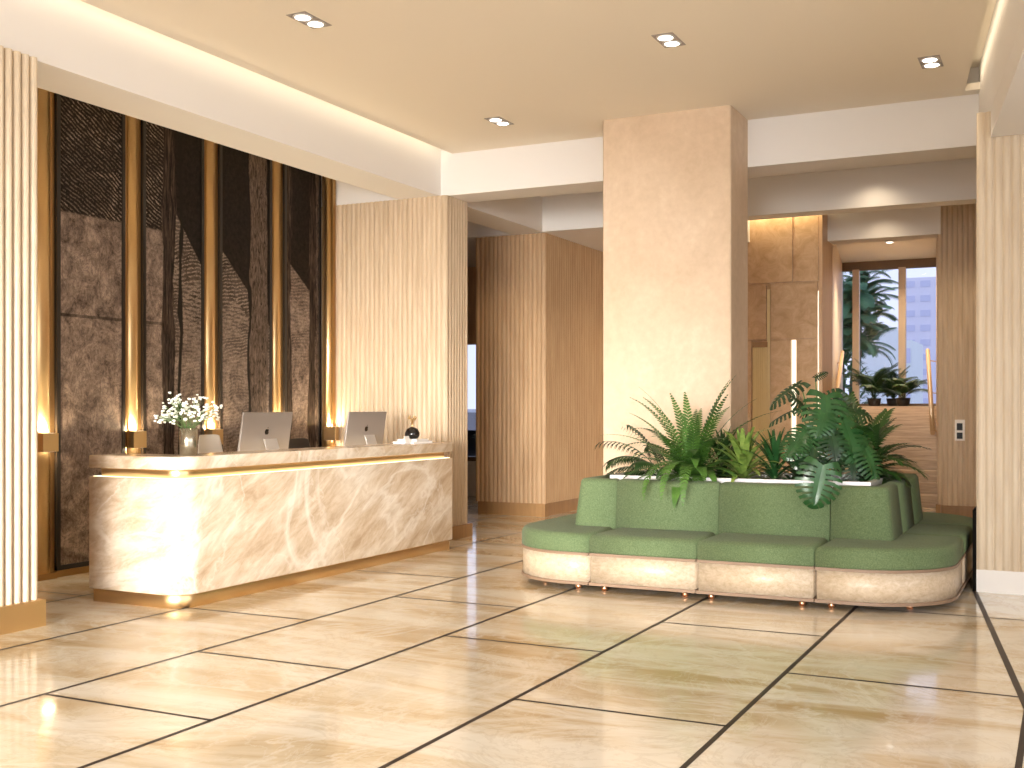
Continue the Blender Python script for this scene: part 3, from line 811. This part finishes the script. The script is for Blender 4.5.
# backrests: bottom outer outline leans in towards the top
BT = .17
def leaner(p, k): 
    d = .045 * k
    x, y = p
    if y < BY0 + .07: y += d * 1
    if x < BX0 + .07 and x < -3: x += d
    if x > BX1 - .07: x -= d
    return (x, y)
backs = {
 'bl': [(s1, BY0), (s1, BY0 + BT)] + [(BX0 + BT, BY0 + BT), (BX0 + BT, YL), (BX0, YL)] + arc((BX0 + .06, BY0 + .06), .06, 180, 270, 6),
 'b1': [(s1, BY0), (s2, BY0), (s2, BY0 + BT), (s1, BY0 + BT)],
 'b2': [(s2, BY0), (s3, BY0), (s3, BY0 + BT), (s2, BY0 + BT)],
 'br': [(s3, BY0)] + arc((BX1 - .06, BY0 + .06), .06, 270, 360, 6) + [(BX1, YR), (BX1 - BT, YR), (BX1 - BT, BY0 + BT), (s3, BY0 + BT)],
 'lb': [(BX0, YL), (BX0 + BT, YL), (BX0 + BT, YLe), (BX0, YLe)],
 'rs': [(BX1 - BT, YR), (BX1, YR), (BX1, 9.85), (BX1 - BT, 9.85)],
 'rb': [(BX1 - BT, 9.85), (BX1, 9.85)] + arc((BX1 - .12, 10.55 - .12), .12, 0, 90, 6) + [(-1.75, 10.55), (-1.75, 10.55 - BT), (BX1 - BT, 10.55 - BT)],
}
for nm, poly in backs.items():
    poly = ccw(poly); q = [poly[0]]
    for p in poly[1:]:
        if math.dist(p, q[-1]) > .004: q.append(p)
    spart(pad(offset(q, .006), .40, .822, .035, .01, lean=leaner), 'backrest', M['fabric'])
for (x, y) in ((-3.80, 8.32), (-3.42, 8.1), (-3.2, 8.09), (-2.56, 8.09), (-2.36, 8.09), (-1.70, 8.09), (-1.50, 8.1), (-1.0, 8.28), (-3.96, 9.0), (-3.96, 9.6), (-.83, 8.95), (-.83, 9.3), (-.83, 9.9), (-.95, 10.7),
               (-2.3, 11.0), (-3.2, 8.5), (-1.5, 8.5)):
    b = MB(); b.lathe([(.012, 0), (.022, .006), (.026, .02), (.022, .034), (.014, .042), (.014, .07)], 14, (0, 0))
    o = b.build('foot', M['copper'], SE); o.location = (x + 2.45, y - 9.0, 0)

# planter
PX0, PX1, PYa, PYb = -3.42, -1.34, 8.78, 9.80
e = empty('planter_box', ((PX0 + PX1) / 2, 9.3, 0), 0, 'long planter box with a bright metal rim set inside the island sofa', 'planter')
def pp(mb, name, m, **kw):
    o = mb.build(name, m, e, **kw); o.matrix_parent_inverse = Matrix.Translation(e.location).inverted(); return o
b = MB()
t = .03
b.box(PX0, PYa, .05, PX1, PYa + t, .80); b.box(PX0, PYb - t, .05, PX1, PYb, .80); b.box(PX0, PYa + t, .05, PX0 + t, PYb - t, .80); b.box(PX1 - t, PYa + t, .05, PX1, PYb - t, .80)
b.box(PX0, PYa, .0, PX1, PYb, .05)
pp(b, 'box', M['steel'])
b = MB(); z0, z1 = .80, .845; t = .045
b.box(PX0 - .005, PYa - .005, z0, PX1 + .005, PYa + t, z1, 0, .004); b.box(PX0 - .005, PYb - t, z0, PX1 + .005, PYb, z1, 0, .004)
b.box(PX0 - .005, PYa + t, z0, PX0 + t, PYb - t, z1, 0, .004); b.box(PX1 - t, PYa + t, z0, PX1 + .005, PYb - t, z1, 0, .004)
pp(b, 'rim', M['steel'], label='bright metal rim')
b = MB(); b.box(PX0 + .03, PYa + .03, .6, PX1 - .03, PYb - .03, .775); o = pp(b, 'soil', M['soil']); 

# ------------------------------------------------------------------ PLANTS
def frame_pts(base, az, el0, length, droop, n=14, side=0):
    """arching curve: starts at elevation el0 and bends down by droop radians over its length"""
    pts = [Vector(base)]; el = el0
    for i in range(n):
        el_ = el0 - droop * ((i + .5) / n) ** 1.3
        a_ = az + side * (i / n)
        pts.append(pts[-1] + Vector((math.cos(a_) * math.cos(el_), math.sin(a_) * math.cos(el_), math.sin(el_))) * length / n)
    return pts

def frond(mb, base, az, el, length, droop, nl=26, ll=.09, lw=.012, start=.12, sweep=55, sag=.3, prof=None, stem=.004, side=0, fold=.25, mi=0, up=None):
    pts = frame_pts(base, az, el, length, droop, 14, side)
    mb.tube([tuple(p) for p in pts], [stem * (1 - .8 * i / (len(pts) - 1)) for i in range(len(pts))], 5, mi)
    N_ = len(pts) - 1
    prof = prof or (lambda t: math.sin(math.pi * min(1, (t * .92 + .08))) ** .6)
    for i in range(nl):
        t = start + (1 - start) * (i + .5) / nl
        f = t * N_; k = min(N_ - 1, int(f)); p = pts[k].lerp(pts[k + 1], f - k)
        d = (pts[k + 1] - pts[k]).normalized()
        sidev = d.cross(Vector((0, 0, 1)))
        if sidev.length < .05: sidev = Vector((-math.sin(az), math.cos(az), 0))
        sidev.normalize(); nrm = sidev.cross(d).normalized()
        L_ = ll * prof(t)
        sw = R(sweep) * (1 - .35 * t)
        for s_ in (-1, 1):
            dirv = (sidev * s_ * math.sin(sw) + d * math.cos(sw) + nrm * fold).normalized()
            w = dirv.cross(nrm).normalized() * lw * .5
            g = Vector((0, 0, -1))
            a = p + d * (length * .004) * s_
            m1 = a + dirv * L_ * .4 + g * L_ * sag * .10; m2 = a + dirv * L_ * .75 + g * L_ * sag * .42; e_ = a + dirv * L_ * .95 + g * L_ * sag * .9
            mb.faces([a - w * .5, a + w * .5, m1 - w, m1 + w, m2 - w * .75, m2 + w * .75, e_], [(0, 1, 3, 2), (2, 3, 5, 4), (4, 5, 6)], mi, True)

def strap(mb, base, az, el, length, droop, w, mi=0, seg=10, vfold=.25):
    pts = frame_pts(base, az, el, length, droop, seg)
    vs = []; fs = []
    for i, p in enumerate(pts):
        t = i / seg; d = (pts[min(seg, i + 1)] - pts[max(0, i - 1)]).normalized()
        s_ = Vector((-math.sin(az), math.cos(az), 0)); n_ = s_.cross(d).normalized() * -1
        if n_.z < 0: n_ = -n_
        ww = w * (math.sin(math.pi * min(.97, .18 + .82 * t)) ** .7) * .5
        vs += [p - s_ * ww + n_ * ww * vfold, p, p + s_ * ww + n_ * ww * vfold]
    for i in range(seg):
        a = i * 3; fs += [(a, a + 1, a + 4, a + 3), (a + 1, a + 2, a + 5, a + 4)]
    mb.faces(vs, fs, mi, True)

def monstera_leaf(mb, tip_dir, face, c, size, mi=0, curl=.25, wide=.5):
    wide *= 1.22
    """tip_dir: direction stem->tip, face: leaf normal, c: position of the leaf's stem joint"""
    d = Vector(tip_dir).normalized(); nn = Vector(face); nn = (nn - d * nn.dot(d)).normalized(); s_ = d.cross(nn)
    NT, NSg = 66, 9
    slots = 8
    def P(t, u, sd):
        # half-width of heart shape
        w = size * wide * (math.sin(math.pi * min(1, (t * .86 + .14))) ** .62) * (1 - .12 * t)
        back = -.22 * size * (1 - t) ** 2.2 * u      # heart lobes reach back
        fwd = .26 * size * u * u * (1 - t * .6) * .9
        x = size * t + back + fwd * (.2 + t) * .9
        zc = -curl * size * (t ** 2) * .55 - .10 * size * u * u + .03 * size * math.sin(u * math.pi)
        return Vector(c) + d * x + s_ * sd * w * u + nn * zc
    for sd in (-1, 1):
        grid = [[mb.bm.verts.new(P(i / NT, j / NSg, sd)) for j in range(NSg + 1)] for i in range(NT + 1)]
        for i in range(NT):
            t = (i + .5) / NT
            for j in range(NSg):
                u = (j + .5) / NSg
                ph = (t * (slots + .4) + .15) % 1.0
                gapw = .24 + .38 * max(0, u - .24) if .08 < t < .96 else 0
                if u > .24 and ph < gapw: continue
                q = (grid[i][j], grid[i + 1][j], grid[i + 1][j + 1], grid[i][j + 1])
                try:
                    f = mb.bm.faces.new(q if sd > 0 else q[::-1]); f.material_index = mi; f.smooth = True
                except ValueError: pass
    loose = [v for v in mb.bm.verts if not v.link_faces]
    bmesh.ops.delete(mb.bm, geom=loose, context='VERTS')

# fern
rnd = random.Random(11)
fx, fy, fz = -2.80, 9.02, .80
e = empty('potted_fern', (fx, fy, .775), 0, 'large bright green sword fern at the left of the planter, fronds hanging over the rim', 'plant')
def put(mb, name, m, org, **kw):
    o = mb.build(name, m, e, recalc=False, **kw); o.matrix_parent_inverse = Matrix.Translation(e.location).inverted(); return o
mb = MB()
fprof = lambda t: min(1, .45 + 2.2 * t) * (1 - t ** 2.2) ** .9 + .05
for i in range(40):
    az = 2.39996 * i + rnd.uniform(-.2, .2)
    ring = i / 40
    el = R(84 - 62 * ring + rnd.uniform(-6, 6)); L_ = rnd.uniform(.78, .96) if ring < .6 else rnd.uniform(.5, .72)
    frond(mb, (fx + .04 * math.cos(az), fy + .04 * math.sin(az), fz), az, el, L_, R(35 + 65 * ring + rnd.uniform(-10, 15)), 25, .092, .021, .08, 64, .2, fprof, .004, 0, .10, mi=(i * 7 % 5 < 2) * 1)
# fronds deliberately arching forward over the rim
for az, L_, el, dr in ((-95, .86, 50, 140), (-80, .84, 46, 140), (-112, .84, 50, 145), (-65, .50, 35, 120), (-130, .55, 32, 120), (-48, .50, 45, 110), (-165, .6, 48, 75), (-150, .58, 30, 80), (-138, .66, 58, 90), (-100, .5, 62, 110), (-70, .55, 64, 110), (-30, .55, 40, 80), (-85, .42, 25, 90), (-118, .45, 28, 90)):
    frond(mb, (fx + .03, fy - .05, fz), R(az), R(el), L_, R(dr), 24, .085, .021, .08, 64, .2, fprof, .004, 0, .1)
put(mb, 'fronds', [M['fern'], M['fern2']], None)
mb = MB(); mb.lathe([(.06, .76), (.055, .79), (.03, .84), (.004, .87)], 12, (fx, fy)); put(mb, 'crown', M['bark'], None)

# dark thin palm at left
dx_, dy_ = -3.12, 9.25
e = empty('small_palm', (dx_, dy_, .775), 0, 'dark thin-leaved drooping palm at the far left end of the planter', 'plant')
mb = MB()
for az, el, L_, dr in ((190, 62, .62, 70), (165, 50, .58, 80), (205, 40, .50, 80), (150, 70, .6, 50), (230, 35, .42, 70), (178, 25, .42, 60), (215, 60, .5, 90), (120, 60, .5, 60), (60, 70, .45, 40), (250, 55, .4, 70)):
    frond(mb, (dx_, dy_, .78), R(az + rnd.uniform(-5, 5)), R(el), L_ * 1.08, R(dr), 12, .16, .024, .35, 38, .9, lambda t: 1.0 - .35 * t, .004, 0, .1)
put(mb, 'fronds', M['fernd'], None)

# variegated rosette(s)
def rosette(x, y, s, m, name, lb, n=26, w=.05, seed=1, zz=.775):
    global e
    e = empty(name, (x, y, zz), 0, lb, 'plant')
    r = random.Random(seed); mb = MB()
    for i in range(n):
        az = i * 2.4; k = i / n
        strap(mb, (x, y, zz + .005 + .12 * (1 - k) * s), az, R(86 - 70 * k + r.uniform(-6, 6)), (.30 + .10 * math.sin(math.pi * k)) * s, R(20 + 70 * k + r.uniform(-10, 15)), w * s, 0)
    put(mb, 'leaves', m, None)
    mb = MB(); mb.lathe([(.022 * s, zz - .005), (.02 * s, zz + .08), (.006, zz + .16 * s)], 10, (x, y)); put(mb, 'stem', M['stemg'], None)
rosette(-2.36, 9.0, 1.12, M['brom'], 'variegated_rosette_plant', 'light yellow-green broad-leaved rosette plant beside the fern', 46, .05, 2)
rosette(-2.12, 9.05, 1.1, M['monst'], 'leafy_rosette_plant', 'dark green strappy plant between the rosette and the monstera', 40, .036, 5)
rosette(-2.62, 9.35, 1.1, M['fernd'], 'dark_leafy_plant', 'dark leafy plant half hidden behind the fern', 40, .04, 8)
rosette(-2.0, 9.4, 1.0, M['fernd'], 'dark_leafy_plant', 'dark leafy plant behind the strappy one, left of the monstera', 44, .04, 9)

# monstera
mx_, my_ = -1.78, 9.2
e = empty('monstera', (mx_, my_, .775), 0, 'monstera with big split leaves at the planter\'s right, one hanging over the rim', 'plant')
cam = Vector((0, 0, 1.4))
rt = Vector((math.cos(R(26.3)), math.sin(R(26.3)), 0)); bk_ = Vector((math.sin(R(26.3)), -math.cos(R(26.3)), 0)); upv = Vector((0, 0, 1))
mb = MB(); md = MB(); st = MB()
def ml(pos, right, up_, toward, size, dark=False, curl=.3, tilt=(0, 0, 0), wide=.5, root=None):
    size *= .88
    """pos = joint, tip direction in (right, up, toward-camera) components, leaf faces camera/up"""
    d = rt * right + upv * up_ + bk_ * toward
    face = bk_ * (.75 + tilt[0]) + upv * (.6 + tilt[1]) + rt * tilt[2]
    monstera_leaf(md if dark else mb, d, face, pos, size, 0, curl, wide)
    r0 = Vector(root or (mx_, my_, .78)); p = Vector(pos)
    mid = r0.lerp(p, .55) + Vector((0, 0, .06 * (p - r0).length)) + (p - r0).cross(upv) * .05
    (st).tube([tuple(r0), tuple(r0.lerp(mid, .6) + Vector((0, 0, .02))), tuple(mid.lerp(p, .6) + Vector((0, 0, .02))), tuple(p)], [.008, .007, .005, .004], 6)
def at(px, py, d):   # world point given lateral/height offsets from the plant centre, metres
    return Vector((mx_, my_, 1.1)) + rt * px + upv * py + bk_ * d
ml(at(.02, .40, .05), -.12, -1, .45, .40, False, .3, wide=.46)            # big upper centre leaf
ml(at(-.17, .50, .0), -.85, -.45, .15, .33, True, .35, (-.35, .2, -.5), .30)  # dark upper-left leaf
ml(at(-.05, .54, .0), .8, .45, .0, .12, True, .2, wide=.3)
ml(at(-.18, .30, .02), -.9, -.35, .1, .30, True, .2, (-.6, .4, 0), .18)   # edge-on one
ml(at(-.14, .14, .12), -.55, -.65, .5, .29, False, .3, (0, 0, -.3))
ml(at(.14, .20, .12), .25, -.9, .45, .38, False, .35, (0, 0, .25), .48)
ml(at(.28, -.02, .22), .35, -.95, .35, .28, False, .3, (0, 0, .3))
ml(at(-.19, -.12, .72), -.22, -1, .10, .34, False, .25, (.3, -.2, 0), .50, )   # over the rim
ml(at(.0, -.14, .40), -.8, -.05, .3, .26, False, .3, (0, .3, -.2), .3)
ml(at(.16, .30, -.1), .7, -.1, .1, .30, True, .3, (0, .2, .2), .42)
ml(at(-.02, .12, -.02), -.4, -.4, .5, .28, True, .3)
ml(at(.05, .02, .05), .2, -.6, .6, .26, True, .3)
ml(at(-.1, -.05, .1), -.6, -.3, .5, .24, True, .3)
ml(at(.2, .05, -.05), .6, -.3, .3, .28, True, .3)
ml(at(.1, .22, -.15), .1, .5, .3, .26, True, .3)
ml(at(-.1, .28, -.1), -.3, .3, .3, .24, True, .3)
ml(at(-.22, .06, .2), -.6, -.5, .5, .24, False, .3, (0, .2, -.2))
ml(at(.10, .34, -.05), .35, -.3, .4, .26, False, .3, (0, .3, .2))
ml(at(.22, .12, .1), .6, -.6, .3, .24, False, .3, (0, .1, .3))
ml(at(-.02, .26, .15), -.35, -.8, .4, .24, False, .3)
ml(at(.02, .10, .2), .1, -.9, .4, .26, True, .3)
ml(at(.18, -.08, .2), .0, -.9, .4, .24, True, .3)
ml(at(-.12, -.02, .25), -.3, -.8, .4, .22, True, .3)
put(mb, 'leaves', M['monst'], None); put(md, 'dark_leaves', M['monstd'], None, label='darker green leaves'); put(st, 'stems', M['stemg'], None)

# areca palm at right of planter
ax_, ay_ = -1.56, 9.62
e = empty('potted_palm', (ax_, ay_, .775), 0, 'green feathery palm behind the monstera at the right end of the planter', 'plant')
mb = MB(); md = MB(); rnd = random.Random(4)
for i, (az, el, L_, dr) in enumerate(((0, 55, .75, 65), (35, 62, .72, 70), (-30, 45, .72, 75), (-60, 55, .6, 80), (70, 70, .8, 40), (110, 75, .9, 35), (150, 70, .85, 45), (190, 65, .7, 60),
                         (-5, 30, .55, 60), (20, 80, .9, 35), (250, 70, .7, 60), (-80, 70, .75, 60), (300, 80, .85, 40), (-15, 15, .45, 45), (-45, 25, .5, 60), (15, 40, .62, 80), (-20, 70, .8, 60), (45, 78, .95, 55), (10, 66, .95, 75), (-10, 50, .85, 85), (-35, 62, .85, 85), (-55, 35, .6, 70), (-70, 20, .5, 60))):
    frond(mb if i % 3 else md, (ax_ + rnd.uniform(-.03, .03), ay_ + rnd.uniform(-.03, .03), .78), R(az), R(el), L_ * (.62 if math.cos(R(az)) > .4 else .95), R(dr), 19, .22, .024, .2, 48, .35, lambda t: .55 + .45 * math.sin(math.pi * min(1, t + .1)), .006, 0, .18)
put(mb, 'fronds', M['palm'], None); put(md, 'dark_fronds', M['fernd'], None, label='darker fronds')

# landing palms in front of window
def kentia(x, y, z, h, lb, seed, n=13, L_=.75):
    global e
    e = empty('landing_palm', (x, y, z), 0, lb, 'plant', 'potted palms on the stair landing')
    b = MB(); b.lathe([(.08, z), (.10, z + .02), (.12, z + .14), (.11, z + .14), (.105, z + .12), (.001, z + .12)], 18, (x, y)); put(b, 'pot', M['chaird'], None)
    r = random.Random(seed); mb = MB()
    for i in range(n):
        frond(mb, (x, y, z + .12), i * 2.4 + r.uniform(-.2, .2), R(r.uniform(42, 86)), h * r.uniform(.8, 1.05), R(r.uniform(40, 85)), 20, .30 * L_, .020, .2, 50, .6, None, .006, 0, .15)
    put(mb, 'fronds', M['fernd'], None)
kentia(-3.08, 20.6, LZ, .8, 'dark bushy potted palm on the landing, centre-left before the window', 1, 22)
kentia(-2.80, 20.9, LZ, .7, 'dark bushy potted palm on the landing, before the middle mullion', 2, 22)
kentia(-2.52, 20.0, LZ, .55, 'dark potted palm on the landing at the right, partly behind the handrail', 3, 11)

# ------------------------------------------------------------------ DOWNLIGHTS
proto = None
def downlight(x, y, rz, lb):
    global proto
    if proto is None:
        proto = e_ = empty('twin_downlight', (x, y, CE), 0)
        b = MB(); z0, z1 = -.004, -.0005
        # plate as frame with two round lamps
        b.box(-.08, -.155, z0, .08, .155, z1, 0, 0); b.build('plate', M['monitor'], e_)
        for s_ in (-1, 1):
            b = MB(); b.lathe([(.066, -.010), (.070, -.004), (.056, -.004), (.054, -.0095)], 24, (0, s_ * .074), cap0=False, cap1=False); r_ = b.build('bezel', M['white'], e_)
            b = MB(); b.lathe([(.0535, -.005), (.0535, -.0075)], 24, (0, s_ * .074), smooth=False); b.build('lamp', M['lamp'], e_)
    else:
        e_ = copy_tree(proto)
    e_.location = (x, y, CE); e_.rotation_euler = (0, 0, R(rz)); tag(e_, lb, 'ceiling light', 'twin recessed ceiling downlights')
    ld = bpy.data.lights.new('downlight_beam', 'SPOT'); ld.energy = 40; ld.spot_size = R(95); ld.spot_blend = .9; ld.color = (1, .84, .62); ld.shadow_soft_size = .06
    lo = bpy.data.objects.new('downlight_beam', ld); COL.objects.link(lo); lo.location = (x, y, CE - .03)
for x, y, lb in ((-4.73, 6.41, 'twin ceiling downlight nearest the reception desk'), (-2.63, 7.92, 'twin ceiling downlight above the sofa, near the top centre'),
                 (-4.80, 9.46, 'smallest twin ceiling downlight, nearest the cross beam left of the column'), (-.97, 9.32, 'twin ceiling downlight at the top right near the right cove')):
    downlight(x, y, 0, lb)
# single round downlight over the stair
e_ = empty('round_downlight', (-2.62, 19.15, CE), 0, 'small round downlight in the ceiling over the staircase', 'ceiling light')
b = MB(); b.lathe([(.075, -.001), (.072, -.010), (.055, -.010)], 24, cap0=False, cap1=False); b.build('bezel', M['white'], e_)
b = MB(); b.lathe([(.054, -.003), (.054, -.006)], 24, smooth=False); b.build('lamp', M['lamp'], e_)
def spot(x, y, z, en, ang=80, tilt=(0, 0), col=(1, .80, .55), blend=.8):
    ld = bpy.data.lights.new('spot_beam', 'SPOT'); ld.energy = en; ld.spot_size = R(ang); ld.spot_blend = blend; ld.color = col; ld.shadow_soft_size = .05
    lo = bpy.data.objects.new('spot_beam', ld); COL.objects.link(lo); lo.location = (x, y, z); lo.rotation_euler = (R(tilt[0]), R(tilt[1]), 0); return lo
spot(-2.62, 19.15, CE - .03, 300, 125)
spot(-2.5, 20.6, CE - .03, 120, 130)
spot(-1.95, 12.80, CE - .03, 16, 130); spot(-2.2, 15.2, CE - .03, 13, 130)
spot(-4.2, 12.0, CE - .03, 90, 130); spot(-6.6, 12.3, BZ - .03, 30, 120); spot(-4.9, 14.6, BZ - .03, 50, 120)
spot(-1.0, 14.4, CE - .03, 90, 120)

# ------------------------------------------------------------------ LIGHTS
def area(name, loc, rot, sx_, sy_, en, col, spread=180):
    ld = bpy.data.lights.new(name, 'AREA'); ld.shape = 'RECTANGLE'; ld.size = sx_; ld.size_y = sy_; ld.energy = en; ld.color = col; ld.spread = R(spread)
    lo = bpy.data.objects.new(name, ld); COL.objects.link(lo); lo.location = loc; lo.rotation_euler = [R(a) for a in rot]; return lo
# cove strips: lie on top of the ceiling edge and wash the bulkhead faces
area('cove_strip', (-5.84, 2.8, 4.20), (0, 75, 0), .05, 15.2, 16, (1, .84, .58))
ang = math.degrees(math.atan(.138))
area('cove_strip', (rb(3) - .10, 3, 4.20), (0, -75, ang), .05, 14.6, 13, (1, .84, .60))
# top of the panelled wall
area('panel_cove', (-4.4, 15.08, 4.06), (10, 0, 0), 2.9, .06, 16, (1, .80, .48))
# unseen area lights, added as daylight and fill from behind and the right
area('added_daylight', (-1.6, -4.9, 1.55), (84, 0, 15), 4.6, 2.5, 205, (1, .965, .90), 34)
area('ambient_fill', (-1.1, -4.92, 1.75), (90, 0, 0), 9.6, 3.0, 230, (1, .985, .95), 150)
area('added_daylight', (3.7, 2.2, 1.8), (0, 84, 0), 3.0, 8.4, 150, (1, .97, .92), 130)
# world
wd = bpy.data.worlds.new('World'); scn.world = wd; wd.use_nodes = True
wt = wd.node_tree; bg = wt.nodes['Background']
tc = wt.nodes.new('ShaderNodeTexCoord'); sp = wt.nodes.new('ShaderNodeSeparateXYZ'); rp = wt.nodes.new('ShaderNodeValToRGB')
wt.links.new(tc.outputs['Generated'], sp.inputs[0]); wt.links.new(sp.outputs['Z'], rp.inputs[0]); wt.links.new(rp.outputs[0], bg.inputs[0])
rp.color_ramp.elements[0].color = (.70, .73, .86, 1); rp.color_ramp.elements[1].color = (.50, .58, .82, 1); bg.inputs[1].default_value = 1.5

# ------------------------------------------------------------------ OUTSIDE
mb = MB(); mb.box(-60, 22.4, .9, 40, 90, 1.3); mb.box(-60, 16.4, .2, -9.5, 22.3, .3); mb.box(-60, 16.4, -.2, -6.2, 90, .25)
struct('ground_outside', mb, M['ground'])
def building(x0, y0_, x1, y1_, z1, m, lb, rows=6, cols=5):
    e_ = empty('building', ((x0 + x1) / 2, y0_, 1.3), 0, lb, 'building')
    b = MB(); b.box(x0 - e_.location.x, 0, -.01, x1 - e_.location.x, y1_ - y0_, z1 - 1.3); b.build('walls', m, e_)
    if rows:
        W_ = x1 - x0; H_ = z1 - 1.3
        for i in range(rows):
            z_ = H_ * (i + .35) / rows
            for j in range(cols):
                xx = x0 - e_.location.x + W_ * (j + .18) / cols
                b = MB(); b.box(xx, -.05, z_, xx + W_ * .64 / cols, .02, z_ + H_ * .42 / rows); b.build('window', M['ext3'], e_)
building(-7.0, 42, -5.93, 46, 4.4, M['ext1'], 'low pale green-white building block seen through the landing window', 0)
building(-6.9, 50, -5.95, 54, 4.25, M['ext1'], 'small white building with dark window band beyond the landing window', 2, 3)
building(-9.5, 75, -4.0, 82, 9.6, M['ext2'], 'tall lilac grey building beyond the right pane of the landing window', 9, 6)
# palm-like tree beside window
def out_tree(x, y, z, lb, h, n, seed):
    global e
    e = empty('palm_tree', (x, y, z), 0, lb, 'tree')
    mb = MB(); mb.tube([(x, y, z), (x + .1, y, z + h * .5), (x, y, z + h)], [.12, .10, .08], 8); put(mb, 'trunk', M['bark'], None)
    r = random.Random(seed); mb = MB()
    for i in range(n):
        frond(mb, (x + r.uniform(-.35, .3), y + r.uniform(-.3, .3), z + h + r.uniform(-1.5, .15)), i * 2.4 + r.uniform(-.3, .3), R(r.uniform(5, 75)), r.uniform(.7, 1.1), R(r.uniform(50, 100)), 26, .30, .030, .15, 50, .5, None, .012, 0, .1)
    put(mb, 'fronds', M['tree'], None)
out_tree(-4.35, 26.0, 1.3, 'leafy palm tree outside the left part of the landing window', 2.85, 150, 5)
rnd = random.Random(8)
def shrub(x, y, z, lb, w, h, seed):
    global e
    e = empty('shrub', (x, y, z), 0, lb, 'shrub')
    r = random.Random(seed); mb = MB()
    for i in range(420):
        a = r.uniform(0, 6.28); q = r.random() ** .5; hh = r.random()
        rad = w * q * math.sin(math.pi * min(.95, .25 + hh * .75))
        strap(mb, (x + rad * math.cos(a), y + rad * math.sin(a), z + h * hh), a, R(r.uniform(10, 70)), .2, R(60), .07, 0, 4)
    put(mb, 'leaves', M['tree'], None)
    mb = MB(); mb.tube([(x, y, z), (x, y, z + h * .9)], [.04, .015], 6); put(mb, 'stem', M['bark'], None)
shrub(-8.6, 18.6, .25, 'dark shrub outside the narrow passage window', .9, 1.25, 3)
shrub(-9.8, 20.4, .25, 'taller shrub further out beyond the passage window', .9, 1.9, 6)
shrub(-4.3, 24.6, 1.3, 'low shrub at the foot of the palm outside the landing window', .7, 1.3, 4)

# ------------------------------------------------------------------ CAMERA
cd = bpy.data.cameras.new('camera'); co = bpy.data.objects.new('camera', cd); COL.objects.link(co)
co.location = (0, 0, 1.4); co.rotation_euler = (R(90), 0, R(26.26)); cd.sensor_width = 36; cd.lens = 1131 / 1024 * 36; cd.shift_y = 24 / 1024
cd.clip_end = 300; scn.camera = co
scn.view_settings.view_transform = 'Standard'; scn.view_settings.look = 'None'; scn.view_settings.gamma = 1; scn.view_settings.exposure = 0
scn.view_settings.use_curve_mapping = False
scn.cycles.max_bounces = 8; scn.cycles.diffuse_bounces = 5; scn.cycles.sample_clamp_indirect = 6
try: scn.cycles.use_denoising = True
except Exception: pass
